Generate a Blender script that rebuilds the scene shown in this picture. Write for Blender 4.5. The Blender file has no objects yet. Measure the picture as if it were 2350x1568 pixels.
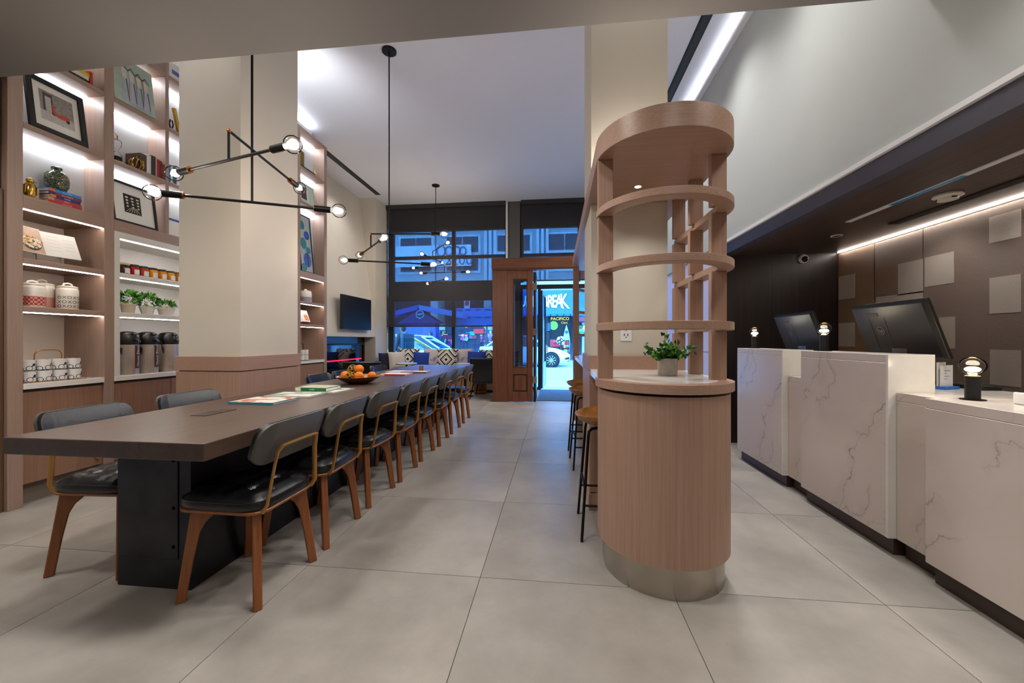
import bpy, bmesh, math, random
from mathutils import Vector, Matrix
random.seed(7)
PI = math.pi
scene = bpy.context.scene
COL = scene.collection

# ------------------------------------------------------------------ camera
F = 900.0                                   # focal length in pixels of a 2350 x 1568 frame
TH = math.atan(101.0 / F)                   # the room's depth axis vanishes 101 px right of centre
EYE = 1.16
CT, ST = math.cos(TH), math.sin(TH)
cd = bpy.data.cameras.new('camera')
cam = bpy.data.objects.new('camera', cd)
COL.objects.link(cam)
cam.location = (0, 0, EYE)
cam.rotation_euler = (PI / 2, 0, TH)
cd.sensor_fit = 'HORIZONTAL'
cd.sensor_width = 36.0
cd.lens = 36.0 * F / 2350.0
cd.shift_y = -3.0 / 2350.0
cd.clip_start = 0.02
cd.clip_end = 200
scene.camera = cam

# ------------------------------------------------------------------ world, exposure
w = bpy.data.worlds.new('dusk_sky')
scene.world = w
w.use_nodes = True
bg = w.node_tree.nodes['Background']
bg.inputs[0].default_value = (0.14, 0.47, 1.0, 1)
bg.inputs[1].default_value = 13.0
vs = scene.view_settings
vs.view_transform = 'Standard'
vs.look = 'None'
vs.exposure = 0.04
vs.gamma = 1.0
vs.use_curve_mapping = False
cy = scene.cycles
cy.use_denoising = True
cy.max_bounces = 6
cy.diffuse_bounces = 3
cy.glossy_bounces = 3
cy.transmission_bounces = 4
cy.transparent_max_bounces = 12
cy.use_adaptive_sampling = True
cy.adaptive_threshold = 0.08
cy.adaptive_min_samples = 20
cy.sample_clamp_indirect = 6.0
cy.sample_clamp_direct = 0.0
cy.caustics_reflective = False
cy.caustics_refractive = False

# ------------------------------------------------------------------ helpers
def uv2s(u): return (u - 1175.0) / F
def PZ(u, v, z):                            # pixel + known height -> world point
    d = F * (EYE - z) / (v - 781.0)
    s = uv2s(u)
    return Vector((d * (-ST + s * CT), d * (CT + s * ST), z))
def PX(u, v, X):                            # pixel + known X plane
    s = uv2s(u); d = X / (-ST + s * CT)
    return Vector((X, d * (CT + s * ST), EYE + (781.0 - v) * d / F))
def PY(u, v, Y):                            # pixel + known Y plane
    s = uv2s(u); d = Y / (CT + s * ST)
    return Vector((d * (-ST + s * CT), Y, EYE + (781.0 - v) * d / F))

def hexc(h):
    h = h.lstrip('#')
    o = []
    for i in (0, 2, 4):
        c = int(h[i:i + 2], 16) / 255.0
        o.append(c / 12.92 if c <= 0.04045 else ((c + 0.055) / 1.055) ** 2.4)
    return (o[0], o[1], o[2], 1.0)

def wpos(o):
    p = Vector((0, 0, 0))
    while o is not None:
        p += o.location
        o = o.parent
    return p

class MB:
    def __init__(self): self.v = []; self.f = []
    def add(self, verts, faces):
        b = len(self.v)
        self.v += [tuple(p) for p in verts]
        self.f += [tuple(b + i for i in f) for f in faces]
        return self
    def box(self, x0, x1, y0, y1, z0, z1):
        if x0 > x1: x0, x1 = x1, x0
        if y0 > y1: y0, y1 = y1, y0
        if z0 > z1: z0, z1 = z1, z0
        return self.add([(x0,y0,z0),(x1,y0,z0),(x1,y1,z0),(x0,y1,z0),(x0,y0,z1),(x1,y0,z1),(x1,y1,z1),(x0,y1,z1)],
                        [(0,3,2,1),(4,5,6,7),(0,1,5,4),(1,2,6,5),(2,3,7,6),(3,0,4,7)])
    def obox(self, c, ax, ay, az, hx, hy, hz):          # oriented box
        c = Vector(c); ax, ay, az = Vector(ax).normalized(), Vector(ay).normalized(), Vector(az).normalized()
        vs_ = []
        for sz in (-1, 1):
            for sx, sy in ((-1,-1),(1,-1),(1,1),(-1,1)):
                vs_.append(c + ax*hx*sx + ay*hy*sy + az*hz*sz)
        return self.add(vs_, [(0,3,2,1),(4,5,6,7),(0,1,5,4),(1,2,6,5),(2,3,7,6),(3,0,4,7)])
    def poly(self, pts): return self.add(pts, [tuple(range(len(pts)))])
    def prism(self, out, z0, z1):                       # outline in xy, extruded in z
        n = len(out)
        vs_ = [(x, y, z0) for x, y in out] + [(x, y, z1) for x, y in out]
        fs = [tuple(reversed(range(n))), tuple(range(n, 2*n))]
        fs += [(i, (i+1) % n, n + (i+1) % n, n + i) for i in range(n)]
        return self.add(vs_, fs)
    def slab(self, pts, d):                             # 3d outline extruded by vector d
        n = len(pts); d = Vector(d)
        vs_ = [Vector(p) for p in pts] + [Vector(p) + d for p in pts]
        fs = [tuple(reversed(range(n))), tuple(range(n, 2*n))]
        fs += [(i, (i+1) % n, n + (i+1) % n, n + i) for i in range(n)]
        return self.add(vs_, fs)
    def strip(self, outer, inner, z0, z1):              # open band between two plan curves
        n = len(outer); vs_ = []
        for i in range(n):
            vs_ += [(*outer[i], z0), (*outer[i], z1), (*inner[i], z1), (*inner[i], z0)]
        fs = []
        for i in range(n - 1):
            a, b = 4*i, 4*(i+1)
            for k in range(4): fs.append((a+k, b+k, b+(k+1) % 4, a+(k+1) % 4))
        fs.append((0, 1, 2, 3)); e = 4*(n-1); fs.append((e+3, e+2, e+1, e))
        return self.add(vs_, fs)
    def lathe(self, prof, n=24, c=(0, 0, 0), axis='z'):
        vs_ = []; fs = []
        for r, z in prof:
            for k in range(n):
                a = 2*PI*k/n
                p = (r*math.cos(a), r*math.sin(a), z)
                if axis == 'x': p = (p[2], p[0], p[1])
                if axis == 'y': p = (p[1], p[2], p[0])
                vs_.append((c[0]+p[0], c[1]+p[1], c[2]+p[2]))
        for i in range(len(prof) - 1):
            for k in range(n):
                fs.append((i*n+k, i*n+(k+1) % n, (i+1)*n+(k+1) % n, (i+1)*n+k))
        closed = prof[0] == prof[-1]
        if prof[0][0] > 1e-5 and not closed: fs.append(tuple(reversed(range(n))))
        if prof[-1][0] > 1e-5 and not closed: fs.append(tuple(range((len(prof)-1)*n, len(prof)*n)))
        return self.add(vs_, fs)
    def sphere(self, c, r, n=16, m=10, sq=(1, 1, 1)):
        vs_ = []; fs = []
        for i in range(m + 1):
            t = PI * i / m
            for k in range(n):
                a = 2*PI*k/n
                vs_.append((c[0]+r*sq[0]*math.sin(t)*math.cos(a), c[1]+r*sq[1]*math.sin(t)*math.sin(a), c[2]-r*sq[2]*math.cos(t)))
        for i in range(m):
            for k in range(n):
                fs.append((i*n+k, i*n+(k+1) % n, (i+1)*n+(k+1) % n, (i+1)*n+k))
        return self.add(vs_, fs)
    def tube(self, pts, r, n=8, closed=False, r2=None, up=None):   # r2: second radius for a flat bar
        pts = [Vector(p) for p in pts]; m = len(pts); vs_ = []; fs = []
        prev = None
        for i, p in enumerate(pts):
            if closed: t = pts[(i+1) % m] - pts[i-1]
            else: t = pts[min(i+1, m-1)] - pts[max(i-1, 0)]
            t.normalize()
            if prev is None:
                ref = Vector(up) if up else (Vector((0,0,1)) if abs(t.z) < 0.9 else Vector((1,0,0)))
                a = t.cross(ref).normalized()
            else:
                a = (prev - t * prev.dot(t)).normalized()
            prev = a; b = t.cross(a)
            rr = r[i] if isinstance(r, (list, tuple)) else r
            rb = rr if r2 is None else r2
            for k in range(n):
                ang = 2*PI*(k+0.5)/n
                vs_.append(p + a*rr*math.cos(ang) + b*rb*math.sin(ang))
        for i in range(m if closed else m - 1):
            j = (i+1) % m
            for k in range(n):
                fs.append((i*n+k, i*n+(k+1) % n, j*n+(k+1) % n, j*n+k))
        if not closed:
            fs.append(tuple(reversed(range(n)))); fs.append(tuple(range((m-1)*n, m*n)))
        return self.add(vs_, fs)
    def grid(self, fn, nu, nv, wrapu=False):
        vs_ = [fn(i / nu, j / nv) for j in range(nv + 1) for i in range(nu + (0 if wrapu else 1))]
        wd = nu if wrapu else nu + 1; fs = []
        for j in range(nv):
            for i in range(nu):
                k = (i+1) % wd
                fs.append((j*wd+i, j*wd+k, (j+1)*wd+k, (j+1)*wd+i))
        return self.add(vs_, fs)
    def xf(self, M):
        self.v = [tuple(M @ Vector(p)) for p in self.v]
        return self
    def mesh(self, name, m, smooth=False, bevel=0.0, seg=1, off=None):
        me = bpy.data.meshes.new(name)
        off = off or Vector((0, 0, 0))
        me.from_pydata([tuple(Vector(p) - off) for p in self.v], [], self.f)
        bm = bmesh.new(); bm.from_mesh(me)
        bmesh.ops.recalc_face_normals(bm, faces=bm.faces)
        if bevel > 0:
            es = [e for e in bm.edges if len(e.link_faces) == 2 and e.calc_face_angle(0) > 0.6]
            bmesh.ops.bevel(bm, geom=es, offset=bevel, segments=seg, affect='EDGES', profile=0.5, clamp_overlap=True)
        bm.to_mesh(me); bm.free()
        if smooth:
            me.shade_smooth() if hasattr(me, 'shade_smooth') else None
            try: me.set_sharp_from_angle(angle=math.radians(38))
            except Exception: pass
        if m is not None: me.materials.append(m)
        return me
    def build(self, name, m, parent=None, smooth=False, bevel=0.0, seg=1):
        me = self.mesh(name, m, smooth, bevel, seg, wpos(parent))
        o = bpy.data.objects.new(name, me)
        COL.objects.link(o)
        o.parent = parent
        return o

def tag(o, label=None, cat=None, group=None, kind=None):
    if label: o['label'] = label
    if cat: o['category'] = cat
    if group: o['group'] = group
    if kind: o['kind'] = kind
    return o
def thing(name, label, cat, loc=(0, 0, 0), rz=0.0, group=None, kind=None):
    o = bpy.data.objects.new(name, None)
    COL.objects.link(o)
    o.empty_display_size = 0.1
    o.location = loc; o.rotation_euler = (0, 0, rz)
    return tag(o, label, cat, group, kind)
def solo(name, mb, m, label, cat, group=None, kind=None, base=None, **kw):   # a thing that is one mesh, origin at its base
    if base is None:
        xs = [p[0] for p in mb.v]; ys = [p[1] for p in mb.v]; zs = [p[2] for p in mb.v]
        base = Vector(((min(xs)+max(xs))/2, (min(ys)+max(ys))/2, min(zs)))
    base = Vector(base)
    me = mb.mesh(name, m, kw.get('smooth', False), kw.get('bevel', 0.0), kw.get('seg', 1), base)
    o = bpy.data.objects.new(name, me); COL.objects.link(o)
    o.location = base
    return tag(o, label, cat, group, kind)
def dup(root, loc=None, rz=None, label=None, group=None):
    r = root.copy(); COL.objects.link(r)
    if loc is not None: r.location = loc
    if rz is not None: r.rotation_euler = (0, 0, rz)
    if label: r['label'] = label
    if group: r['group'] = group
    for ch in list(root.children):
        c = ch.copy(); COL.objects.link(c); c.parent = r
        for g in list(ch.children):
            d = g.copy(); COL.objects.link(d); d.parent = c
    return r
def text_mb(body, size, org, xd, yd, depth=0.0, align='CENTER', bold=0.0):
    cu = bpy.data.curves.new('lettering', 'FONT')
    cu.body = body; cu.size = size; cu.align_x = align; cu.align_y = 'CENTER'; cu.extrude = depth; cu.offset = bold
    cu.resolution_u = 3
    o = bpy.data.objects.new('lettering', cu); COL.objects.link(o)
    bpy.context.view_layer.update()
    dg = bpy.context.evaluated_depsgraph_get()
    me = bpy.data.meshes.new_from_object(o.evaluated_get(dg))
    xd, yd = Vector(xd).normalized(), Vector(yd).normalized(); zd = xd.cross(yd); org = Vector(org)
    mb = MB()
    mb.add([org + xd*v.co.x + yd*v.co.y + zd*v.co.z for v in me.vertices], [tuple(p.vertices) for p in me.polygons])
    bpy.data.objects.remove(o); bpy.data.curves.remove(cu); bpy.data.meshes.remove(me)
    return mb
def ellipse(cx, cy_, rx, ry, n=24, a0=0.0, a1=2*PI, end=False):
    k = n if not end else n - 1
    return [(cx + rx*math.cos(a0 + (a1-a0)*i/k), cy_ + ry*math.sin(a0 + (a1-a0)*i/k)) for i in range(n)]
def rrect(x0, x1, y0, y1, r, n=5):
    o = []
    for cx, cy_, a in ((x1-r, y1-r, 0), (x0+r, y1-r, PI/2), (x0+r, y0+r, PI), (x1-r, y0+r, 1.5*PI)):
        for i in range(n + 1): o.append((cx + r*math.cos(a + PI/2*i/n), cy_ + r*math.sin(a + PI/2*i/n)))
    return o

# ------------------------------------------------------------------ materials
MATS = {}
def nodes(name):
    m = bpy.data.materials.new(name); m.use_nodes = True
    nt = m.node_tree
    return m, nt, nt.nodes['Principled BSDF'], nt.nodes.new, nt.links.new
def plain(name, h, rough=0.5, metal=0.0, spec=0.5, var=0.0, vscale=6.0, bump=0.0, bscale=60.0, coat=0.0):
    if name in MATS: return MATS[name]
    m, nt, b, N, L = nodes(name)
    c = hexc(h)
    b.inputs['Base Color'].default_value = c
    b.inputs['Roughness'].default_value = rough
    b.inputs['Metallic'].default_value = metal
    b.inputs['Specular IOR Level'].default_value = spec
    b.inputs['Coat Weight'].default_value = coat
    tc = N('ShaderNodeTexCoord')
    if var > 0:
        n = N('ShaderNodeTexNoise'); n.inputs['Scale'].default_value = vscale; n.inputs['Detail'].default_value = 5
        L(tc.outputs['Object'], n.inputs['Vector'])
        r = N('ShaderNodeValToRGB')
        r.color_ramp.elements[0].position = 0.3; r.color_ramp.elements[1].position = 0.7
        r.color_ramp.elements[0].color = tuple(x*(1-var) for x in c[:3]) + (1,)
        r.color_ramp.elements[1].color = tuple(min(1, x*(1+var)) for x in c[:3]) + (1,)
        L(n.outputs['Fac'], r.inputs['Fac']); L(r.outputs['Color'], b.inputs['Base Color'])
    if bump > 0:
        n2 = N('ShaderNodeTexNoise'); n2.inputs['Scale'].default_value = bscale; n2.inputs['Detail'].default_value = 3
        L(tc.outputs['Object'], n2.inputs['Vector'])
        bp = N('ShaderNodeBump'); bp.inputs['Strength'].default_value = bump; bp.inputs['Distance'].default_value = 0.01
        L(n2.outputs['Fac'], bp.inputs['Height']); L(bp.outputs['Normal'], b.inputs['Normal'])
    MATS[name] = m
    return m
def wood(name, h1, h2, axis='z', rough=0.45, scale=1.0, stretch=30.0, bump=0.08, rnd=False):
    if name in MATS: return MATS[name]
    m, nt, b, N, L = nodes(name)
    tc = N('ShaderNodeTexCoord'); mp = N('ShaderNodeMapping')
    s = [stretch*scale]*3; s['xyz'.index(axis)] = 1.2*scale
    mp.inputs['Scale'].default_value = s
    L(tc.outputs['Object'], mp.inputs['Vector'])
    if rnd:
        oi = N('ShaderNodeObjectInfo'); mu = N('ShaderNodeMath'); mu.operation = 'MULTIPLY'; mu.inputs[1].default_value = 9
        L(oi.outputs['Random'], mu.inputs[0]); L(mu.outputs[0], mp.inputs['Location'])
    n = N('ShaderNodeTexNoise'); n.inputs['Scale'].default_value = 1.6; n.inputs['Detail'].default_value = 6
    n.inputs['Roughness'].default_value = 0.62; n.inputs['Distortion'].default_value = 0.4
    L(mp.outputs[0], n.inputs['Vector'])
    r = N('ShaderNodeValToRGB')
    r.color_ramp.elements[0].position = 0.32; r.color_ramp.elements[1].position = 0.68
    r.color_ramp.elements[0].color = hexc(h1); r.color_ramp.elements[1].color = hexc(h2)
    L(n.outputs['Fac'], r.inputs['Fac']); L(r.outputs['Color'], b.inputs['Base Color'])
    b.inputs['Roughness'].default_value = rough
    if bump > 0:
        bp = N('ShaderNodeBump'); bp.inputs['Strength'].default_value = bump; bp.inputs['Distance'].default_value = 0.004
        L(n.outputs['Fac'], bp.inputs['Height']); L(bp.outputs['Normal'], b.inputs['Normal'])
    MATS[name] = m
    return m
def emit(name, h, strength):
    if name in MATS: return MATS[name]
    m, nt, b, N, L = nodes(name)
    c = hexc(h)
    b.inputs['Base Color'].default_value = (0.02, 0.02, 0.02, 1)
    b.inputs['Emission Color'].default_value = c
    b.inputs['Emission Strength'].default_value = strength
    MATS[name] = m
    return m
def glass(name, tint='#ffffff', alpha=0.08, rough=0.02, ior=1.45):   # thin pane: mostly see-through, mirror-like gloss on top
    if name in MATS: return MATS[name]
    m, nt, b, N, L = nodes(name)
    out = nt.nodes['Material Output']
    t = N('ShaderNodeBsdfTransparent'); t.inputs[0].default_value = hexc(tint)
    g = N('ShaderNodeBsdfGlossy'); g.inputs['Roughness'].default_value = rough
    fr = N('ShaderNodeFresnel'); fr.inputs['IOR'].default_value = ior
    ad = N('ShaderNodeMath'); ad.operation = 'ADD'; ad.inputs[1].default_value = alpha; ad.use_clamp = True
    mx = N('ShaderNodeMixShader')
    L(fr.outputs[0], ad.inputs[0]); L(ad.outputs[0], mx.inputs[0]); L(t.outputs[0], mx.inputs[1]); L(g.outputs[0], mx.inputs[2])
    L(mx.outputs[0], out.inputs['Surface'])
    MATS[name] = m
    return m
def screen_mesh(name, h, openness, tint='#ffffff'):             # woven solar shade: a fraction of open holes
    if name in MATS: return MATS[name]
    m, nt, b, N, L = nodes(name)
    out = nt.nodes['Material Output']
    b.inputs['Base Color'].default_value = hexc(h); b.inputs['Roughness'].default_value = 0.8
    t = N('ShaderNodeBsdfTransparent'); t.inputs[0].default_value = hexc(tint)
    mx = N('ShaderNodeMixShader'); mx.inputs[0].default_value = openness
    L(b.outputs[0], mx.inputs[1]); L(t.outputs[0], mx.inputs[2]); L(mx.outputs[0], out.inputs['Surface'])
    MATS[name] = m
    return m
def marble(name='marble_quartz'):
    """white quartz with thin grey veins running up to the right across the fronts"""
    m, nt, b, N, L = nodes(name)
    tc = N('ShaderNodeTexCoord'); sp = N('ShaderNodeSeparateXYZ'); L(tc.outputs['Object'], sp.inputs[0])
    def math_(op, a, b_=None):
        n = N('ShaderNodeMath'); n.operation = op
        for i, v in enumerate((a, b_)):
            if v is None: continue
            if isinstance(v, (int, float)): n.inputs[i].default_value = v
            else: L(v, n.inputs[i])
        return n.outputs[0]
    def vein(freq, slope, warp, nscale, off, width, strength, halo):
        mp = N('ShaderNodeMapping'); mp.inputs['Location'].default_value = (off, off*2.3, off*1.7); L(tc.outputs['Object'], mp.inputs['Vector'])
        nz = N('ShaderNodeTexNoise'); nz.inputs['Scale'].default_value = nscale; nz.inputs['Detail'].default_value = 9; nz.inputs['Roughness'].default_value = 0.58
        L(mp.outputs[0], nz.inputs['Vector'])
        t = math_('ADD', sp.outputs[1], math_('MULTIPLY', sp.outputs[2], slope))
        f = math_('ADD', math_('MULTIPLY', t, freq), math_('MULTIPLY', math_('SUBTRACT', nz.outputs['Fac'], 0.5), warp))
        d = math_('ABSOLUTE', math_('SUBTRACT', math_('FRACT', math_('ADD', f, off)), 0.5))
        def ramp(w_, s_):
            mr = N('ShaderNodeMapRange'); mr.inputs[1].default_value = 0.0; mr.inputs[2].default_value = w_; mr.inputs[3].default_value = s_; mr.inputs[4].default_value = 0.0
            L(d, mr.inputs[0]); return mr.outputs[0]
        n2 = N('ShaderNodeTexNoise'); n2.inputs['Scale'].default_value = 2.6; n2.inputs['Detail'].default_value = 3; L(mp.outputs[0], n2.inputs['Vector'])
        mk = N('ShaderNodeMapRange'); mk.inputs[1].default_value = 0.41; mk.inputs[2].default_value = 0.55; L(n2.outputs['Fac'], mk.inputs[0])
        return math_('MULTIPLY', math_('MAXIMUM', ramp(width, strength), ramp(halo, strength*0.16)), mk.outputs[0])
    v = math_('MAXIMUM', vein(1.35, 0.75, 1.5, 1.4, 0.31, 0.015, 0.85, 0.13), vein(1.35, 0.75, 1.7, 1.6, 0.43, 0.011, 0.7, 0.06))
    v = math_('MAXIMUM', v, vein(0.9, 0.3, 2.0, 1.2, 0.77, 0.007, 0.5, 0.03))
    mx = N('ShaderNodeMix'); mx.data_type = 'RGBA'
    mx.inputs[6].default_value = hexc('#d6cbc3'); mx.inputs[7].default_value = hexc('#6e6660')
    L(v, mx.inputs[0]); L(mx.outputs[2], b.inputs['Base Color'])
    b.inputs['Roughness'].default_value = 0.22
    MATS[name] = m
    return m
def tile_mat(name='porcelain_tile'):
    m, nt, b, N, L = nodes(name)
    tc = N('ShaderNodeTexCoord'); oi = N('ShaderNodeObjectInfo')
    mu = N('ShaderNodeVectorMath'); mu.operation = 'SCALE'; mu.inputs['Scale'].default_value = 37.0
    cb = N('ShaderNodeCombineXYZ')
    L(oi.outputs['Random'], cb.inputs[0]); L(oi.outputs['Random'], cb.inputs[2]); L(cb.outputs[0], mu.inputs[0])
    ad = N('ShaderNodeVectorMath'); ad.operation = 'ADD'
    L(tc.outputs['Object'], ad.inputs[0]); L(mu.outputs[0], ad.inputs[1])
    n = N('ShaderNodeTexNoise'); n.inputs['Scale'].default_value = 2.2; n.inputs['Detail'].default_value = 8; n.inputs['Roughness'].default_value = 0.62
    L(ad.outputs[0], n.inputs['Vector'])
    r = N('ShaderNodeValToRGB'); r.color_ramp.elements[0].position = 0.3; r.color_ramp.elements[1].position = 0.72
    r.color_ramp.elements[0].color = hexc('#8d877f'); r.color_ramp.elements[1].color = hexc('#aaa49b')
    L(n.outputs['Fac'], r.inputs['Fac'])
    mr = N('ShaderNodeMapRange'); mr.inputs[3].default_value = 0.93; mr.inputs[4].default_value = 1.06
    L(oi.outputs['Random'], mr.inputs[0])
    vm = N('ShaderNodeVectorMath'); vm.operation = 'SCALE'
    L(r.outputs['Color'], vm.inputs[0]); L(mr.outputs[0], vm.inputs['Scale']); L(vm.outputs[0], b.inputs['Base Color'])
    r2 = N('ShaderNodeMapRange'); r2.inputs[3].default_value = 0.30; r2.inputs[4].default_value = 0.48
    L(n.outputs['Fac'], r2.inputs[0]); L(r2.outputs[0], b.inputs['Roughness'])
    return m
def two_tone(name, h1, h2, kind='checker', scale=20.0, rough=0.5, thresh=0.5):
    if name in MATS: return MATS[name]
    m, nt, b, N, L = nodes(name)
    tc = N('ShaderNodeTexCoord')
    if kind == 'checker':
        n = N('ShaderNodeTexChecker'); n.inputs['Scale'].default_value = scale
        n.inputs['Color1'].default_value = hexc(h1); n.inputs['Color2'].default_value = hexc(h2)
        L(tc.outputs['Object'], n.inputs['Vector']); L(n.outputs['Color'], b.inputs['Base Color'])
    else:
        if kind == 'voronoi':
            n = N('ShaderNodeTexVoronoi'); n.feature = 'DISTANCE_TO_EDGE'; n.inputs['Scale'].default_value = scale
            o = n.outputs['Distance']
        elif kind == 'wave':
            n = N('ShaderNodeTexWave'); n.inputs['Scale'].default_value = scale; n.inputs['Distortion'].default_value = 1.5
            o = n.outputs['Fac']
        else:
            n = N('ShaderNodeTexNoise'); n.inputs['Scale'].default_value = scale; n.inputs['Detail'].default_value = 4
            o = n.outputs['Fac']
        L(tc.outputs['Object'], n.inputs['Vector'])
        r = N('ShaderNodeValToRGB'); r.color_ramp.elements[0].position = max(0, thresh-0.03); r.color_ramp.elements[1].position = thresh+0.03
        r.color_ramp.elements[0].color = hexc(h1); r.color_ramp.elements[1].color = hexc(h2)
        L(o, r.inputs['Fac']); L(r.outputs['Color'], b.inputs['Base Color'])
    b.inputs['Roughness'].default_value = rough
    MATS[name] = m
    return m

M_PAINT = plain('wall_paint', '#cdc5b6', 0.7, var=0.02, vscale=2)
M_CEIL = plain('ceiling_paint', '#dfe1e8', 0.75)
M_BULK = plain('bulkhead_paint', '#b4bab8', 0.7, var=0.02, vscale=2)
M_SOFF = plain('soffit_paint', '#7b7774', 0.75)
M_WHITE = plain('white_paint', '#e6e6e8', 0.55)
M_OAK = wood('oak_veneer', '#9b7a67', '#ac8a77', 'z', 0.42, 1.0, 85, 0.04)
M_OAKY = wood('oak_veneer_along_y', '#9b7a67', '#ac8a77', 'y', 0.42, 1.0, 85, 0.04)
M_OAKX = wood('oak_veneer_along_x', '#9b7a67', '#ac8a77', 'x', 0.42, 1.0, 85, 0.04)
M_OAKS = wood('oak_shelf', '#92786a', '#a28879', 'z', 0.45, 1.0, 85, 0.04)
M_OAKSY = wood('oak_shelf_along_y', '#92786a', '#a28879', 'y', 0.45, 1.0, 85, 0.04)
M_WALNUT = wood('walnut_top', '#3f3029', '#544136', 'y', 0.33, 0.8, 16, 0.04)
M_DOORW = wood('mahogany_door', '#593320', '#78492e', 'z', 0.35, 0.9, 22, 0.05)
M_DOORH = wood('mahogany_header', '#593320', '#78492e', 'x', 0.35, 0.9, 22, 0.05)
M_LEGW = wood('teak_leg', '#7c4722', '#96582e', 'z', 0.38, 1.5, 26, 0.05)
M_SEATW = wood('acacia_seat', '#7a4a1c', '#b87c3a', 'y', 0.3, 1.2, 16, 0.03)
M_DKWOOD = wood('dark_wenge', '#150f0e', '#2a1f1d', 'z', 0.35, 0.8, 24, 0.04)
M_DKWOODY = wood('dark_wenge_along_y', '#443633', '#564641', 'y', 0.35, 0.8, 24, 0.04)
M_ENDW = wood('brown_end_panel', '#573f2c', '#6a4d37', 'z', 0.4, 0.9, 26, 0.04)
M_STEEL = plain('brushed_steel', '#b0a89e', 0.22, 1.0)
M_BLACKM = plain('black_metal', '#121212', 0.4, 0.6)
M_IRON = plain('blackened_steel', '#35363a', 0.36, 0.75, var=0.35, vscale=5)
M_LEATH = plain('black_leather', '#121316', 0.28, 0.0, 0.5, bump=0.15, bscale=180)
M_SHELL = plain('grey_back_shell', '#4d4b48', 0.45)
M_BRASS = plain('brass', '#b58346', 0.34, 0.55)
M_GOLD = plain('gold', '#c9a24a', 0.25, 1.0)
M_COPPER = plain('copper_collar', '#b0622a', 0.35, 0.9)
M_BLACK = plain('matte_black', '#0b0b0c', 0.6)
M_QUARTZ = plain('white_quartz', '#e4e0da', 0.2, var=0.02, vscale=30)
M_MARBLE = marble()
M_CERAM = plain('white_ceramic', '#e8e2d8', 0.25)
M_PAPER = plain('paper', '#e9e7e2', 0.7)
M_BULBG = glass('bulb_glass', '#ffffff', 0.012, ior=1.13)
M_PANE = glass('window_glass', '#e8f4ff', 0.03)
M_BULB = emit('bulb_filament', '#ffeedd', 260)
M_LED = emit('led_strip', '#f2f6ff', 60)
M_LEDW = emit('led_strip_warm', '#fff2e6', 24)
M_DOWN = emit('downlight_lens', '#fff3e2', 30)
M_BLKPL = plain('black_plastic', '#0e0e10', 0.35)
# ------------------------------------------------------------------ added fill lamps, placed as recessed downlights and slot spots
def spot(name, loc, target, power, size_deg=95, blend=0.9, radius=0.08, color=(1, 0.955, 0.90)):
    ld = bpy.data.lights.new(name, 'SPOT')
    ld.energy = power; ld.spot_size = math.radians(size_deg); ld.spot_blend = blend
    ld.shadow_soft_size = radius; ld.color = color
    o = bpy.data.objects.new(name, ld); COL.objects.link(o)
    o.location = loc
    o.rotation_euler = (Vector(target) - Vector(loc)).to_track_quat('-Z', 'Y').to_euler()
    return o
# unseen downlights added in the low ceiling to fill the near side
for x, y, p in ((-3.2, 1.3, 90), (-1.9, 1.5, 100), (-0.55, 1.55, 95), (0.6, 0.6, 52), (1.3, 1.5, 35), (-0.6, -0.8, 50), (-2.8, -0.7, 50), (1.0, -1.0, 35)):
    spot('soffit_fill_beam', (x, y, 2.86), (x * 0.97, y + 0.15, 0), p, 150, 1.0, 0.16)
# fill spots added in the ceiling slots to brighten the tall room
for y, p in ((2.9, 150), (4.1, 170), (5.3, 170), (6.5, 170), (7.7, 140)):
    spot('slot_fill_beam', (1.48, y, 4.33), (-0.5, y, 0), p, 140, 1.0, 0.15, (1, 0.97, 0.94))
for y, p in ((6.3, 60), (7.3, 60)):
    spot('slot_fill_beam', (-3.94, y, 4.33), (-3.0, y, 0), p, 140, 1.0, 0.15, (1, 0.97, 0.94))
# unseen downlights added in the dark ceiling to brighten the reception
for y in (0.3, 1.1, 1.9):
    spot('reception_fill_beam', (2.16, y, 2.10), (2.0, y, 0), 22, 130, 1.0, 0.06)

# spots added out of sight behind the dropped edge to brighten both columns
spot('column_fill_beam', (-2.95, 2.36, 4.34), (-2.87, 2.97, 2.7), 34, 70, 1.0, 0.06, (1, 0.97, 0.93))
spot('column_fill_beam', (0.45, 2.30, 4.34), (0.5, 2.74, 2.8), 26, 64, 1.0, 0.06, (1, 0.98, 0.95))
# washers added in the black slot to brighten the feature wall
for y in (1.2, 2.0, 2.8, 3.4):
    spot('wall_fill_beam', (2.76, y, 2.09), (3.09, y+0.05, 1.25), 7, 120, 1.0, 0.04)

# ------------------------------------------------------------------ the setting
S = 'structure'
def struct(name, mb, m, label, cat, **kw):
    o = mb.build(name, m, None, kw.get('smooth', False), kw.get('bevel', 0.0))
    return tag(o, label, cat, None, S)
XR = 3.09      # reception back wall
BK = 1.85      # bulkhead over the reception
YD = 4.68      # dark end wall of the reception
YW = 9.15      # street window wall
ZC = 4.40      # tall ceiling
ZS = 2.90      # low ceiling over the camera
ZR = 2.12      # reception ceiling

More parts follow.
